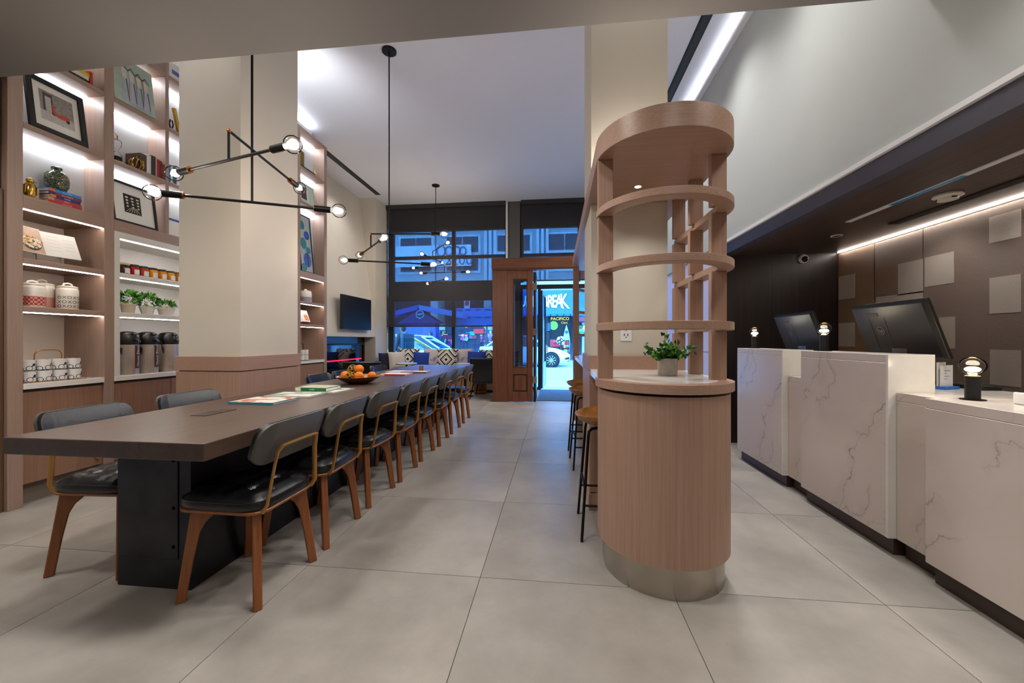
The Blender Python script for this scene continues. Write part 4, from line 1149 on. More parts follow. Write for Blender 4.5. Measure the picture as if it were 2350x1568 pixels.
M_CREAMF = two_tone('cream_shapes_fabric', '#cfc7c9', '#8f93b5', 'noise', 5.0, 0.9, 0.60); M_CREAM = plain('cream_fabric', '#c9c1b8', 0.9)
def px_(u, Y): return PY(u, 800, Y).x
YB = 8.86
for u, dy, W, m, ry, rz, lab_ in ((938, 0.10, 0.50, M_DIA, -0.18, 0.05, 'diamond patterned pillow at the left end of the window bench'),
        (967, 0.0, 0.42, M_BLUEF, -0.22, -0.08, 'plain blue pillow between the left diamond pillow and a pale one'),
        (996, 0.06, 0.50, M_CREAMF, -0.2, 0.10, 'pale pillow with soft shapes left of the middle diamond pillow'),
        (1026, -0.08, 0.50, M_DIA, -0.25, -0.04, 'diamond patterned pillow in the middle of the window bench'),
        (1060, 0.06, 0.50, M_CREAMF, -0.2, 0.08, 'pale pillow with soft shapes right of the middle diamond pillow'),
        (1093, -0.06, 0.44, M_BLUEF, -0.22, -0.1, 'plain blue pillow at the right behind the black armchair'),
        (1122, 0.10, 0.48, M_DIA, -0.2, 0.1, 'diamond patterned pillow half hidden by the mahogany portal')):
    pillow('throw_pillow', lab_, (px_(u, YB+dy), YB+dy, 0.474 + W*0.49), W, 0.15, ry, rz, m)
pillow('throw_pillow', 'navy pillow leaning on the pier left of the window bench', (-3.86, 8.58, 0.472+0.205), 0.40, 0.15, -0.15, math.radians(68), M_NAVY)
pillow('throw_pillow', 'cream pillow next to the navy one at the bench corner', (-3.64, 8.70, 0.472+0.215), 0.42, 0.15, -0.2, math.radians(48), M_CREAM)

# small round side tables
def side_table(u, v, label):
    p = PZ(u, v, 0.68)
    t = thing('side_table', label, 'table', (p.x, p.y, 0), group='round pedestal side tables')
    MB().lathe([(0.0001, 0.655), (0.215, 0.655), (0.22, 0.66), (0.22, 0.675), (0.215, 0.68), (0.0001, 0.68)], 32, (p.x, p.y, 0)).build('top', plain('pale_tabletop', '#b9a898', 0.35), t, True)
    MB().lathe([(0.02, 0.02), (0.02, 0.655)], 14, (p.x, p.y, 0)).build('pedestal', M_BLACKM, t, True)
    MB().lathe([(0.17, 0.0), (0.17, 0.012), (0.02, 0.022)], 28, (p.x, p.y, 0)).build('base', M_BLACKM, t, True)
side_table(933, 833.5, 'round side table at the left by the window bench')
side_table(1067, 834.5, 'round side table at the right by the window bench')

# black lounge chairs
def lounge(loc, rz, label):
    t = thing('armchair', label, 'chair', (0, 0, 0), group='black lounge chairs')
    MB().box(-0.28, 0.28, -0.30, 0.22, 0.30, 0.42).build('seat', M_LEATH, t, True, bevel=0.025, seg=2)
    MB().slab([(-0.30, -0.22, 0.33), (-0.30, -0.32, 0.33), (-0.30, -0.42, 0.80), (-0.30, -0.36, 0.82)], (0.60, 0, 0)).build('backrest', M_LEATH, t, True, bevel=0.018, seg=2)
    for s_ in (-1, 1):
        MB().slab([(s_*0.28, -0.32, 0.34), (s_*0.28, 0.20, 0.34), (s_*0.28, 0.20, 0.56), (s_*0.28, -0.36, 0.58)], (s_*0.06, 0, 0)).build('armrest', M_LEATH, t, True, bevel=0.015, seg=2)
        for yy in (-1, 1):
            MB().tube([(s_*0.25, yy*0.22-0.04, 0.32), (s_*0.31, yy*0.30-0.06, 0.0)], [0.017, 0.010], 10).build('leg', M_BLACKM, t, True)
    t.location = loc; t.rotation_euler = (0, 0, rz)
lounge((-1.37, 7.90, 0), 0.0, 'black upholstered armchair beside the mahogany portal')
lounge((-3.22, 6.45, 0), math.radians(12), 'black lounge chair in front of the fireplace')
p = PZ(1102, 904, 0.0)
t = thing('wood_stump', 'banded brown wood stump table under the window side of the armchair', 'stump', (-1.62, 7.35, 0))
t.location = (p.x, p.y, 0)
mb = MB().lathe([(0.0001, 0), (0.125, 0), (0.135, 0.03), (0.132, 0.11), (0.138, 0.125), (0.133, 0.14), (0.128, 0.25), (0.0001, 0.25)], 24, (p.x, p.y, 0))
mb.build('trunk', wood('stump_wood', '#3a2114', '#7a4a26', 'x', 0.5, 1.5, 12, 0.2), t, True)
MB().lathe([(0.129, 0.05), (0.137, 0.05), (0.137, 0.07), (0.129, 0.07)], 24, (p.x, p.y, 0)).build('band', plain('pale_band', '#a8794a', 0.5), t, True)

# ------------------------------------------------------------------ things on the table
ZT = 0.7602
def book(label, o, L, D, T, al, ad, at_, color, text=None, tc='#f2efe6', cat='book', group=None, tsize=None, name='book', ends=None, blank=0.0):
    """o: spine corner; al length direction, ad depth direction (from spine to fore-edge), at_ thickness direction"""
    o = Vector(o); al, ad, at_ = Vector(al), Vector(ad), Vector(at_)
    t = thing(name, label, cat, tuple(o + al*L/2 + ad*D/2), group=group)
    c = 0.0022
    prof = [(0, 0), (D, 0), (D, c), (c, c), (c, T-c), (D, T-c), (D, T), (0, T)]
    cov = MB().slab([o + ad*a + at_*b for a, b in prof], al*L).build('cover', color if not isinstance(color, str) else plain('cover_' + color.strip('#'), color, 0.45), t)
    MB().obox(o + al*L/2 + ad*(D/2-0.001) + at_*T/2, al, ad, at_, L/2-0.003, D/2-0.004, T/2-c).build('pages', M_PAPER, t)
    if ends:
        MB().obox(o + al*L*0.09 - ad*0.0004 + at_*T/2, al, ad, at_, L*0.09, 0.0004, T/2-0.0005).build('spine_tab', plain('cover_' + ends.strip('#'), ends, 0.5), t)
    if text:
        sz = tsize or T*0.72
        nrm = -ad
        xd = al; yd = nrm.cross(xd)
        if abs(at_.z) > 0.5: 
            yd = at_; 
            if xd.cross(yd).dot(nrm) < 0: xd = -xd
        text_mb(text, sz, o + al*L*0.55 + at_*T/2 - ad*0.0008, xd, yd, 0).build('spine_text', plain('ink_' + tc.strip('#'), tc, 0.6), t)
    return t
X, Y, Z = Vector((1, 0, 0)), Vector((0, 1, 0)), Vector((0, 0, 1))
def flat(label, x0, y0, L, D, T, z, col, top=None, rot=0.0, **kw):
    c, s = math.cos(rot), math.sin(rot)
    al, ad = Vector((c, s, 0)), Vector((-s, c, 0))
    t = book(label, (x0, y0, z), L, D, T, al, ad, Z, col, **kw)
    if top:
        k = Vector((x0, y0, z+T+0.0004)) + al*L/2 + ad*D/2
        MB().obox(k, al, ad, Z, L/2-0.006, D/2-0.006, 0.0003).build('cover_print', top, t)
    return t
M_PR1 = two_tone('cover_print_collage', '#b8643c', '#d8d2c4', 'noise', 14.0, 0.35, 0.47)
M_PR2 = two_tone('cover_print_green', '#7fa08a', '#d9d6cb', 'noise', 9.0, 0.35, 0.5)
flat('teal edged glossy magazine with collage cover nearest on the table', -2.045, 2.245, 0.31, 0.24, 0.012, ZT, '#2a7c92', M_PR1, -0.02, cat='magazine', name='magazine')
flat('white magazine lying beyond the teal edged one', -2.03, 2.53, 0.33, 0.22, 0.010, ZT, '#cfcac2', M_PR2, 0.05, cat='magazine', name='magazine')
flat('pale magazine sticking out under the green book', -1.97, 2.79, 0.33, 0.26, 0.010, ZT, '#bfb8a8', M_PR2, -0.10, cat='magazine', name='magazine')
flat('green spined hardback book on the stack of magazines', -1.985, 2.80, 0.26, 0.19, 0.026, ZT+0.0114, '#1d6b3c', plain('pale_cover', '#b9b39a', 0.5), -0.06, ends='#e6e2d6', text='GUIDE', tsize=0.014)
p = PZ(895, 862, ZT)
flat('red edged magazine on the far half of the table', p.x-0.12, p.y, 0.30, 0.24, 0.014, ZT, '#c23a26', plain('white_cover', '#dcd9d6', 0.4), -0.03, cat='magazine', name='magazine', ends='#e6e2d6')
flat('dark covered magazine beyond the red one', p.x-0.02, p.y+0.34, 0.32, 0.22, 0.012, ZT, '#4a3a36', M_PR1, 0.06, cat='magazine', name='magazine')
flat('white magazine farthest on the table', p.x-0.22, p.y+0.36, 0.18, 0.24, 0.012, ZT, '#d8d5d0', plain('white_cover', '#dcd9d6', 0.4), -0.05, cat='magazine', name='magazine')
p = PZ(967, 851, ZT)
t = thing('brass_votive', 'small brass votive cup on the far end of the table', 'votive', (p.x, p.y, ZT))
MB().lathe([(0.0001, 0), (0.028, 0), (0.03, 0.004), (0.026, 0.03), (0.03, 0.065), (0.027, 0.065), (0.023, 0.03), (0.0001, 0.012)], 20, (p.x, p.y, ZT)).build('cup', M_BRASS, t, True)
# fruit bowl
bp_ = Vector((-1.824, 3.46, ZT))
t = thing('fruit_bowl', 'wide shallow bronze bowl of oranges on the long table', 'bowl', tuple(bp_))
MB().lathe([(0.0001, 0), (0.085, 0), (0.09, 0.004), (0.13, 0.018), (0.175, 0.045), (0.198, 0.066), (0.194, 0.067), (0.168, 0.048), (0.12, 0.022), (0.0001, 0.012)], 40, bp_).build('dish', plain('bronze_bowl', '#8a5420', 0.25, 0.5), t, True)
M_OR = plain('orange_peel', '#f08510', 0.42, bump=0.25, bscale=120)
def orange(dx, dy, dz, r, lab_):
    c = bp_ + Vector((dx, dy, dz))
    t = thing('orange', lab_, 'fruit', tuple(c - Vector((0, 0, r))), group='oranges in the bowl')
    mb = MB().sphere((0, 0, 0), r, 18, 12, (1, 1, 0.95))
    mb.xf(Matrix.Translation(c) @ Matrix.Rotation(random.uniform(-0.6, 0.6), 4, 'X')).build('peel', M_OR, t, True)
    MB().lathe([(0.0045, 0), (0.004, 0.003), (0.0001, 0.004)], 8, c + Vector((0, -r*0.3, r*0.89))).build('stem_end', plain('stem_green', '#5a5a24', 0.7), t, True)
orange(-0.112, -0.03, 0.074, 0.043, 'orange at the left side of the fruit bowl')
orange(0.035, -0.055, 0.072, 0.043, 'orange at the front of the fruit bowl')
orange(0.118, 0.03, 0.072, 0.038, 'orange at the right side of the fruit bowl')
orange(0.0, 0.015, 0.130, 0.043, 'orange on top of the fruit pile')
def ball(dx, dy, dz, r, lab_):
    c = bp_ + Vector((dx, dy, dz))
    t = thing('woven_ball', lab_, 'ornament', tuple(c - Vector((0, 0, r))), group='woven gold balls in the bowl')
    MB().sphere(c, r*0.86, 14, 10).build('core', plain('dark_core', '#3a2a12', 0.7), t, True)
    for k in range(9):
        q = Matrix.Rotation(k*0.7, 4, 'Z') @ Matrix.Rotation(k*1.3 + 0.4, 4, 'X')
        pts = [c + q @ Vector((r*math.cos(2*PI*j/18), r*math.sin(2*PI*j/18), 0.006*math.sin(4*PI*j/18))) for j in range(18)]
        MB().tube(pts, 0.004, 5, True).build('strand', plain('gold_strand', '#b58a34', 0.4, 0.5), t, True)
ball(-0.045, -0.055, 0.070, 0.040, 'woven gold ball low in the fruit bowl')
ball(-0.075, 0.04, 0.122, 0.045, 'woven gold ball at the top of the fruit pile')
# ------------------------------------------------------------------ things on the bookcase shelves
Z1, Z2, Z3, Z4 = 2.1752, 2.6802, 3.2002, 3.7002        # upper shelf surfaces
L1, L2, L3 = 0.8552, 1.3982, 1.7352                    # lower surfaces
def confetti(name, scale):
    m, nt, b, N, L = nodes(name)
    tc = N('ShaderNodeTexCoord'); vo = N('ShaderNodeTexVoronoi'); vo.inputs['Scale'].default_value = scale; L(tc.outputs['Object'], vo.inputs['Vector'])
    sp = N('ShaderNodeSeparateColor'); L(vo.outputs['Color'], sp.inputs[0])
    r = N('ShaderNodeValToRGB'); r.color_ramp.interpolation = 'CONSTANT'; e = r.color_ramp.elements
    e[0].position = 0; e[0].color = hexc('#e8dcc0'); e[1].position = 0.35; e[1].color = hexc('#d89a38')
    for q, c in ((0.5, '#5a7a34'), (0.62, '#c86a3a'), (0.74, '#efe8d8'), (0.9, '#2f5a2a')): x = e.new(q); x.color = hexc(c)
    L(sp.outputs[0], r.inputs['Fac']); L(r.outputs['Color'], b.inputs['Base Color'])
    return m
def ysh(u, x): return PX(u, 700, x).y
def ring_mb(w0, h0, w1, h1, t):
    """rectangular ring, local y width, z height, x thickness; outer w0 x h0, opening w1 x h1"""
    mb = MB(); o = [(-w0/2, 0), (w0/2, 0), (w0/2, h0), (-w0/2, h0)]
    cz = h0/2
    i_ = [(-w1/2, cz-h1/2), (w1/2, cz-h1/2), (w1/2, cz+h1/2), (-w1/2, cz+h1/2)]
    vs_ = [(0, y, z) for y, z in o] + [(0, y, z) for y, z in i_] + [(t, y, z) for y, z in o] + [(t, y, z) for y, z in i_]
    fs = []
    for k in range(4):
        n = (k+1) % 4
        fs += [(k, n, 4+n, 4+k), (8+k, 8+n, 12+n, 12+k), (k, n, 8+n, 8+k), (4+k, 4+n, 12+n, 12+k)]
    return mb.add(vs_, fs)
def picture(label, x, y, z, w, h, fw, lean, fcol, matw, prints, cat='picture', t_=0.022, matcol=None, yaw=0.0):
    t = thing('framed_picture', label, cat, (x, y, z))
    M = Matrix.Translation((x, y, z)) @ Matrix.Rotation(yaw, 4, 'Z') @ Matrix.Rotation(-lean, 4, 'Y')
    if fw > 0: ring_mb(w, h, w-2*fw, h-2*fw, t_).xf(M).build('frame', fcol, t)
    b = MB().box(0.002, 0.008 if fw > 0 else t_, -w/2+max(fw, 0.0)*0.9, w/2-max(fw, 0.0)*0.9, max(fw, 0)*0.9, h-max(fw, 0)*0.9).xf(M).build('backing', matcol or M_PAPER, t)
    x0 = 0.0085 if fw > 0 else t_ + 0.0004
    for k, (nm, m, pts) in enumerate(prints):
        MB().slab([(x0 + k*0.0004, a*w - w/2, c*h) for a, c in pts], (0.0004, 0, 0)).xf(M).build(nm, m, t)
    return t
R4 = lambda a, b, c, d: [(a, c), (b, c), (b, d), (a, d)]
ell = lambda cx, cz, rx, rz, n=14: [(cx + rx*math.cos(2*PI*k/n), cz + rz*math.sin(2*PI*k/n)) for k in range(n)]
G1, G2, G3 = plain('print_grey', '#8b8682', 0.6, var=0.25, vscale=60), plain('print_dark_grey', '#4e4a48', 0.6, var=0.3, vscale=50), plain('print_light_grey', '#b9b4b0', 0.6, var=0.15, vscale=60)
RED = plain('print_red', '#c0452c', 0.5); INK = plain('print_black', '#171614', 0.6)
picture('black framed photograph of a red scooter on the upper left shelf', -3.705, 2.545, Z2, 0.345, 0.40, 0.034, 0.14, M_BLACK, 0.05,
    [('photo', G1, R4(0.22, 0.80, 0.24, 0.80)), ('street', G3, R4(0.22, 0.80, 0.24, 0.42)), ('doorway', G2, R4(0.28, 0.44, 0.42, 0.76)), ('doorway_panel', G3, R4(0.31, 0.41, 0.42, 0.70)),
     ('wheel', INK, ell(0.44, 0.42, 0.035, 0.035)), ('wheel', INK, ell(0.68, 0.37, 0.035, 0.035)), ('scooter_body', RED, [(0.42, 0.42), (0.50, 0.38), (0.60, 0.37), (0.71, 0.40), (0.72, 0.45), (0.60, 0.47), (0.53, 0.43), (0.47, 0.45), (0.45, 0.54), (0.42, 0.53)]),
     ('handlebar', RED, [(0.40, 0.54), (0.48, 0.53), (0.48, 0.56), (0.41, 0.565)])])
DR1, DR2, DR3, DR4 = plain('paint_sage', '#a9bcae', 0.6, var=0.15, vscale=8), plain('paint_lilac', '#b8b3c4', 0.6, var=0.12, vscale=20), plain('paint_plum', '#3a2c3c', 0.6), plain('paint_cream', '#d8cfc2', 0.6)
dp = []
for k in range(4):
    cx = 0.28 + 0.17*k; zt = 0.80 - 0.02*k
    dp.append(('dress', DR2 if k % 2 else plain('paint_pale_blue', '#a8b4c0', 0.6, var=0.12, vscale=20), [(cx-0.05, zt-0.25), (cx-0.10, 0.06), (cx+0.09, 0.04), (cx+0.05, zt-0.25)]))
    dp.append(('bodice', DR4, [(cx-0.05, zt-0.25), (cx+0.05, zt-0.25), (cx+0.065, zt-0.06), (cx-0.065, zt-0.04)]))
    dp.append(('hanger', DR3, [(cx-0.08, zt-0.06), (cx, zt+0.02), (cx+0.09, zt-0.08), (cx+0.09, zt-0.05), (cx, zt+0.05), (cx-0.08, zt-0.03)]))
    dp.append(('fold', DR3, [(cx+0.05, zt-0.26), (cx+0.075, 0.10), (cx+0.062, 0.10), (cx+0.03, zt-0.26)]))
picture('canvas painting of dresses on hangers on the upper middle shelf', -3.71, 3.07, Z3, 0.34, 0.42, 0.0, 0.12, M_BLACK, 0, dp, 'painting', 0.03, DR1)
arches = [('photo', INK, R4(0.28, 0.66, 0.28, 0.74))]
for r in range(4):
    for c in range(3): arches.append(('arch', plain('print_cream', '#d8cfae', 0.6), ell(0.35 + c*0.12, 0.66 - r*0.075, 0.035-0.004*r, 0.022, 10)))
for c in range(6): arches.append(('stripe', plain('print_cream', '#d8cfae', 0.6), [(0.30+c*0.06, 0.30), (0.312+c*0.06, 0.30), (0.43+c*0.022, 0.42), (0.42+c*0.022, 0.42)]))
picture('black framed dark architectural print with wide white mat', -3.71, 3.086, Z1, 0.37, 0.36, 0.016, 0.13, M_BLACK, 0.09, arches)
# teal vase, owl and travel books
bk = [('#b8142c', 'crimson travel book at the bottom of the stack', 'DISCOVER', '#e8b0b0', None), ('#a8383c', 'dull red travel book second in the stack', 'SPAIN', '#e6d8c8', '#b59a74'),
      ('#23246e', 'navy travel book with white lettering in the stack', 'London', '#ffffff', '#e07a52'), ('#8e2426', 'dark red travel book near the top of the stack', 'New England', '#f0d8c8', '#23204a'), ('#1186d8', 'bright blue travel book on top of the stack', 'Costa Rica', '#bfe6ff', '#e06a30')]
y0 = 2.475
for k, (c, lb, tx, ic, en) in enumerate(bk):
    book(lb + ' under the teal vase', (-3.695 - 0.003*(k % 2), y0 + [0, 0.0, 0.012, 0.006, 0.004][k], Z1 + k*0.0216), [0.205, 0.205, 0.185, 0.20, 0.198][k], 0.14, 0.0213, Y, -X, Z, c, tx, ic, group='travel books in a stack', ends=en, tsize=0.013)
book('big beige book at the bottom left behind the gold owl', (-3.755, 2.345, Z1), 0.118, 0.10, 0.062, Y, -X, Z, '#cbbfae')
book('white book lying on the beige one behind the gold owl', (-3.755, 2.345, Z1+0.0624), 0.118, 0.10, 0.030, Y, -X, Z, '#d8d3cc')
vz = Z1 + 5*0.0216 + 0.0002; vy = 2.575; vx = -3.77
t = thing('vase', 'round teal vase with gold leaf pattern standing on travel books', 'vase', (vx, vy, vz))
prof = [(0.0001, 0), (0.036, 0), (0.047, 0.007), (0.064, 0.045), (0.069, 0.085), (0.064, 0.122), (0.05, 0.145), (0.033, 0.154), (0.028, 0.162), (0.031, 0.186), (0.028, 0.188), (0.023, 0.165), (0.023, 0.15), (0.0001, 0.14)]
m, nt, b, N, L = nodes('leafy_glaze')
tc = N('ShaderNodeTexCoord'); mp = N('ShaderNodeMapping'); mp.inputs['Scale'].default_value = (1, 1, 1.6); mp.inputs['Rotation'].default_value = (0.5, 0, 0); L(tc.outputs['Object'], mp.inputs['Vector'])
vo = N('ShaderNodeTexVoronoi'); vo.feature = 'DISTANCE_TO_EDGE'; vo.inputs['Scale'].default_value = 44; L(mp.outputs[0], vo.inputs['Vector'])
r = N('ShaderNodeValToRGB'); r.color_ramp.elements[0].position = 0.03; r.color_ramp.elements[1].position = 0.07; r.color_ramp.elements[0].color = hexc('#a08a58'); r.color_ramp.elements[1].color = hexc('#123f3c')
L(vo.outputs['Distance'], r.inputs['Fac']); L(r.outputs['Color'], b.inputs['Base Color']); b.inputs['Roughness'].default_value = 0.12
MB().lathe(prof, 32, (vx, vy, vz)).build('body', m, t, True)
ox, oy = -3.712, 2.385
t = thing('owl_figurine', 'shiny gold bird figurine beside the travel books', 'figurine', (ox, oy, Z1))
MB().lathe([(0.0001, 0), (0.022, 0), (0.028, 0.01), (0.030, 0.05), (0.026, 0.09), (0.016, 0.102), (0.0001, 0.104)], 10, (ox, oy, Z1)).build('body', M_GOLD, t, True)
MB().sphere((ox, oy, Z1+0.118), 0.021, 12, 8).build('head', M_GOLD, t, True)
MB().lathe([(0.010, 0), (0.0001, 0.035)], 8).xf(Matrix.Translation((ox+0.006, oy+0.012, Z1+0.118)) @ Matrix.Rotation(-PI/2, 4, 'X')).build('beak', M_GOLD, t, True)
for s_ in (-1, 1):
    MB().slab([(ox-0.012, oy+s_*0.028, Z1+0.085), (ox+0.016, oy+s_*0.028, Z1+0.08), (ox+0.012, oy+s_*0.030, Z1+0.025), (ox-0.006, oy+s_*0.030, Z1+0.02)], (0, s_*0.005, 0)).build('wing', M_GOLD, t)
# books on the top left shelf
for k, (c, lb) in enumerate((('#17171a', 'black book lying at the bottom on the top left shelf'), ('#e3dfd6', 'white book in the middle on the top left shelf'), ('#d8c21c', 'yellow book on top on the top left shelf'))):
    book(lb, (-3.70, 2.52+0.01*k, Z3 + k*0.0272), 0.20, 0.14, 0.0268, Y, -X, Z, c, None)
book('red book standing on the top left shelf beside the yellow one', (-3.70, 2.735, Z3), 0.11, 0.12, 0.022, Z, -X, Y, '#b3231c')
# hourglass style terrarium, wire sculpture and row of books on the middle shelf
hx_, hy_ = -3.74, ysh(268, -3.74)
t = thing('hourglass', 'glass and brass hourglass with dark sand at the left of the book row', 'hourglass', (hx_, hy_, Z2))
MB().lathe([(0.0001, 0), (0.045, 0), (0.045, 0.008), (0.0001, 0.008)], 20, (hx_, hy_, Z2)).build('base', M_GOLD, t, True)
g_ = MB().lathe([(0.03, 0.009), (0.036, 0.03), (0.034, 0.06), (0.01, 0.10), (0.01, 0.11), (0.030, 0.15), (0.032, 0.18), (0.02, 0.20)], 18, (hx_, hy_, Z2)).build('glass_body', M_BULBG, t, True)
MB().lathe([(0.0001, 0.010), (0.029, 0.010), (0.033, 0.03), (0.03, 0.052), (0.0001, 0.056)], 16, (hx_, hy_, Z2)).build('sand', M_BLACK, g_, True)
MB().tube([(hx_-0.01, hy_-0.04, Z2+0.008), (hx_-0.01, hy_-0.04, Z2+0.235), (hx_, hy_-0.02, Z2+0.245), (hx_, hy_+0.005, Z2+0.235), (hx_, hy_+0.005, Z2+0.20)], 0.004, 8).build('brass_rod', M_GOLD, t, True)
wx, wy = -3.735, ysh(313, -3.735)
t = thing('wire_sculpture', 'gold looped wire sculpture beside the brown box', 'sculpture', (wx, wy, Z2))
for k in range(5):
    q = Matrix.Rotation(k*0.63, 4, 'Z') @ Matrix.Rotation(PI/2 + 0.25*math.sin(k*2.0), 4, 'X')
    pts = [Vector((wx, wy, Z2+0.0555)) + q @ Vector((0.05*math.cos(2*PI*j/20), 0.05*math.sin(2*PI*j/20), 0)) for j in range(20)]
    MB().tube(pts, 0.004, 6, True).build('loop', M_GOLD, t, True)
MB().tube([Vector((wx, wy, Z2+0.06)), Vector((wx-0.005, wy+0.01, Z2+0.135))], 0.003, 6).build('stalk', M_GOLD, t, True)
row = [('#4a2f22', 0.055, 0.135, 'brown leather bound volume with gold mark', 0.15), ('#e0dcd6', 0.018, 0.150, 'white book with orange top edge', 0.12), ('#d8d4d0', 0.018, 0.145, 'plain white book', 0.12), ('#23262a', 0.040, 0.155, 'thick charcoal book', 0.13),
       ('#c98a80', 0.012, 0.150, 'thin pink book', 0.12), ('#8c1d26', 0.022, 0.145, 'first red book', 0.12), ('#7e1a22', 0.022, 0.142, 'second red book', 0.12), ('#93222a', 0.020, 0.140, 'third red book', 0.12), ('#1d5fae', 0.018, 0.146, 'blue book', 0.12),
       ('#dfe6ea', 0.018, 0.140, 'pale grey book', 0.12), ('#2f7a3c', 0.018, 0.142, 'green book', 0.12), ('#2a3f8a', 0.020, 0.146, 'dark blue book', 0.12)]
yy = ysh(322, -3.71)
for k, (c, th, h, lb, D) in enumerate(row):
    h *= 1.22
    if yy < 3.33 < yy + th: yy = 3.368
    t = book(lb + ' standing in the book row on the middle shelf', (-3.71, yy, Z2), h, D, th, Z, -X, Y, c, group='books in the row on the middle shelf')
    if k == 0: MB().box(-3.7095, -3.7085, yy+0.018, yy+0.03, Z2+0.05, Z2+0.10).build('gold_mark', M_GOLD, t)
    yy += th + 0.0012
# third bay bits
gx, gy = -3.75, ysh(401, -3.75)
t = thing('gold_block', 'leaning gold bar ornament next to the left column', 'ornament', (gx, gy, Z3))
MB().obox((gx, gy+0.02, Z3+0.13), (1, 0, 0), (0, 0.97, 0.24), (0, -0.24, 0.97), 0.012, 0.014, 0.125).build('bar', M_GOLD, t)
MB().box(gx-0.03, gx+0.03, gy-0.01, gy+0.075, Z3, Z3+0.012).build('base', M_GOLD, t)
gy2 = ysh(393, -3.73)
t = thing('bronze_ring', 'small dark bronze ring sculpture on a pale base', 'sculpture', (-3.73, gy2, Z3))
MB().box(-3.75, -3.71, gy2-0.018, gy2+0.018, Z3, Z3+0.02).build('base', M_CERAM, t)
MB().tube([(-3.73, gy2 + 0.019*math.cos(2*PI*j/6), Z3+0.068 + 0.045*math.sin(2*PI*j/6)) for j in range(6)], 0.007, 8, True).build('ring', plain('bronze', '#4a3420', 0.35, 0.8), t, True)
t = thing('storage_box', 'white box with blue marks high beside the left column', 'box', (-3.76, 3.47, Z4))
MB().box(-3.83, -3.70, 3.38, 3.56, Z4, Z4+0.16).build('body', M_CERAM, t, bevel=0.003)
MB().box(-3.6998, -3.699, 3.41, 3.53, Z4+0.05, Z4+0.09).build('blue_mark', plain('print_blue', '#3a5a9a', 0.6), t)
t = thing('storage_box', 'white block under the blue book beside the left column', 'box', (-3.77, 3.46, Z1))
MB().box(-3.85, -3.70, 3.372, 3.56, Z1, Z1+0.145).build('body', M_CERAM, t, bevel=0.003)
book('blue book lying on the white block', (-3.70, 3.372, Z1+0.1452), 0.17, 0.12, 0.02, Y, -X, Z, '#2a4fa0')
book('white book lying on the blue one', (-3.70, 3.374, Z1+0.1655), 0.16, 0.12, 0.016, Y, -X, Z, '#dfe2e6')

# ---- lower left bay
cx, cyk = -3.76, 2.53
t = thing('cookbook', 'open cookbook with a salad photo on a clear stand', 'book', (cx, cyk, L3))
def tilt(x, y, z, a): return Matrix.Translation((x, y, z)) @ Matrix.Rotation(-a, 4, 'Y')
zb = L3 + 0.045
M = tilt(cx+0.03, 2.485, zb, 0.35)
pgA = MB().box(0, 0.010, -0.148, 0.0, 0, 0.205).xf(M @ Matrix.Rotation(0.10, 4, 'Z')).build('page_block', M_PAPER, t)
pgB = MB().box(0, 0.010, 0.0, 0.205, 0, 0.195).xf(M @ Matrix.Rotation(-0.06, 4, 'Z')).build('page_block', M_PAPER, t)
MB().box(0.0104, 0.0108, -0.144, -0.004, 0.004, 0.200).xf(M @ Matrix.Rotation(0.10, 4, 'Z')).build('photo_page', plain('photo_wash', '#c8a890', 0.4, var=0.2, vscale=12), pgA)
MB().slab([(0.011, -0.074 + 0.068*math.cos(PI + PI*k/12), 0.105 + 0.085*math.sin(PI + PI*k/12)) for k in range(13)], (0.0004, 0, 0)).xf(M @ Matrix.Rotation(0.10, 4, 'Z')).build('bowl_print', plain('print_bowl', '#46302e', 0.4), pgA)
MB().slab([(0.0116, -0.074 + 0.063*math.cos(2*PI*k/16), 0.085 + 0.048*math.sin(2*PI*k/16)) for k in range(16)], (0.0004, 0, 0)).xf(M @ Matrix.Rotation(0.10, 4, 'Z')).build('salad_print', confetti('print_salad', 95.0), pgA)
for k in range(9):
    MB().box(0.0104, 0.0107, 0.03 + 0.09*(k % 2), 0.10 + 0.085*(k % 2), 0.05 + 0.014*k, 0.053 + 0.014*k).xf(M @ Matrix.Rotation(-0.06, 4, 'Z')).build('text_line', plain('faint_ink', '#d0d2d4', 0.7), pgB)
MB().box(-0.004, -0.001, -0.10, 0.10, -0.03, 0.16).xf(M).build('stand_back', M_BULBG, t)
for s_ in (-1, 1):
    MB().tube([M @ Vector((-0.002, s_*0.07, 0.0)), M @ Vector((0.02, s_*0.07, -0.008)), (cx+0.055, 2.485+s_*0.07, L3+0.003), (cx-0.04, 2.485+s_*0.07, L3+0.003)], 0.003, 6).build('stand_foot', glass('acrylic', '#dde6e6', 0.2), t, True)
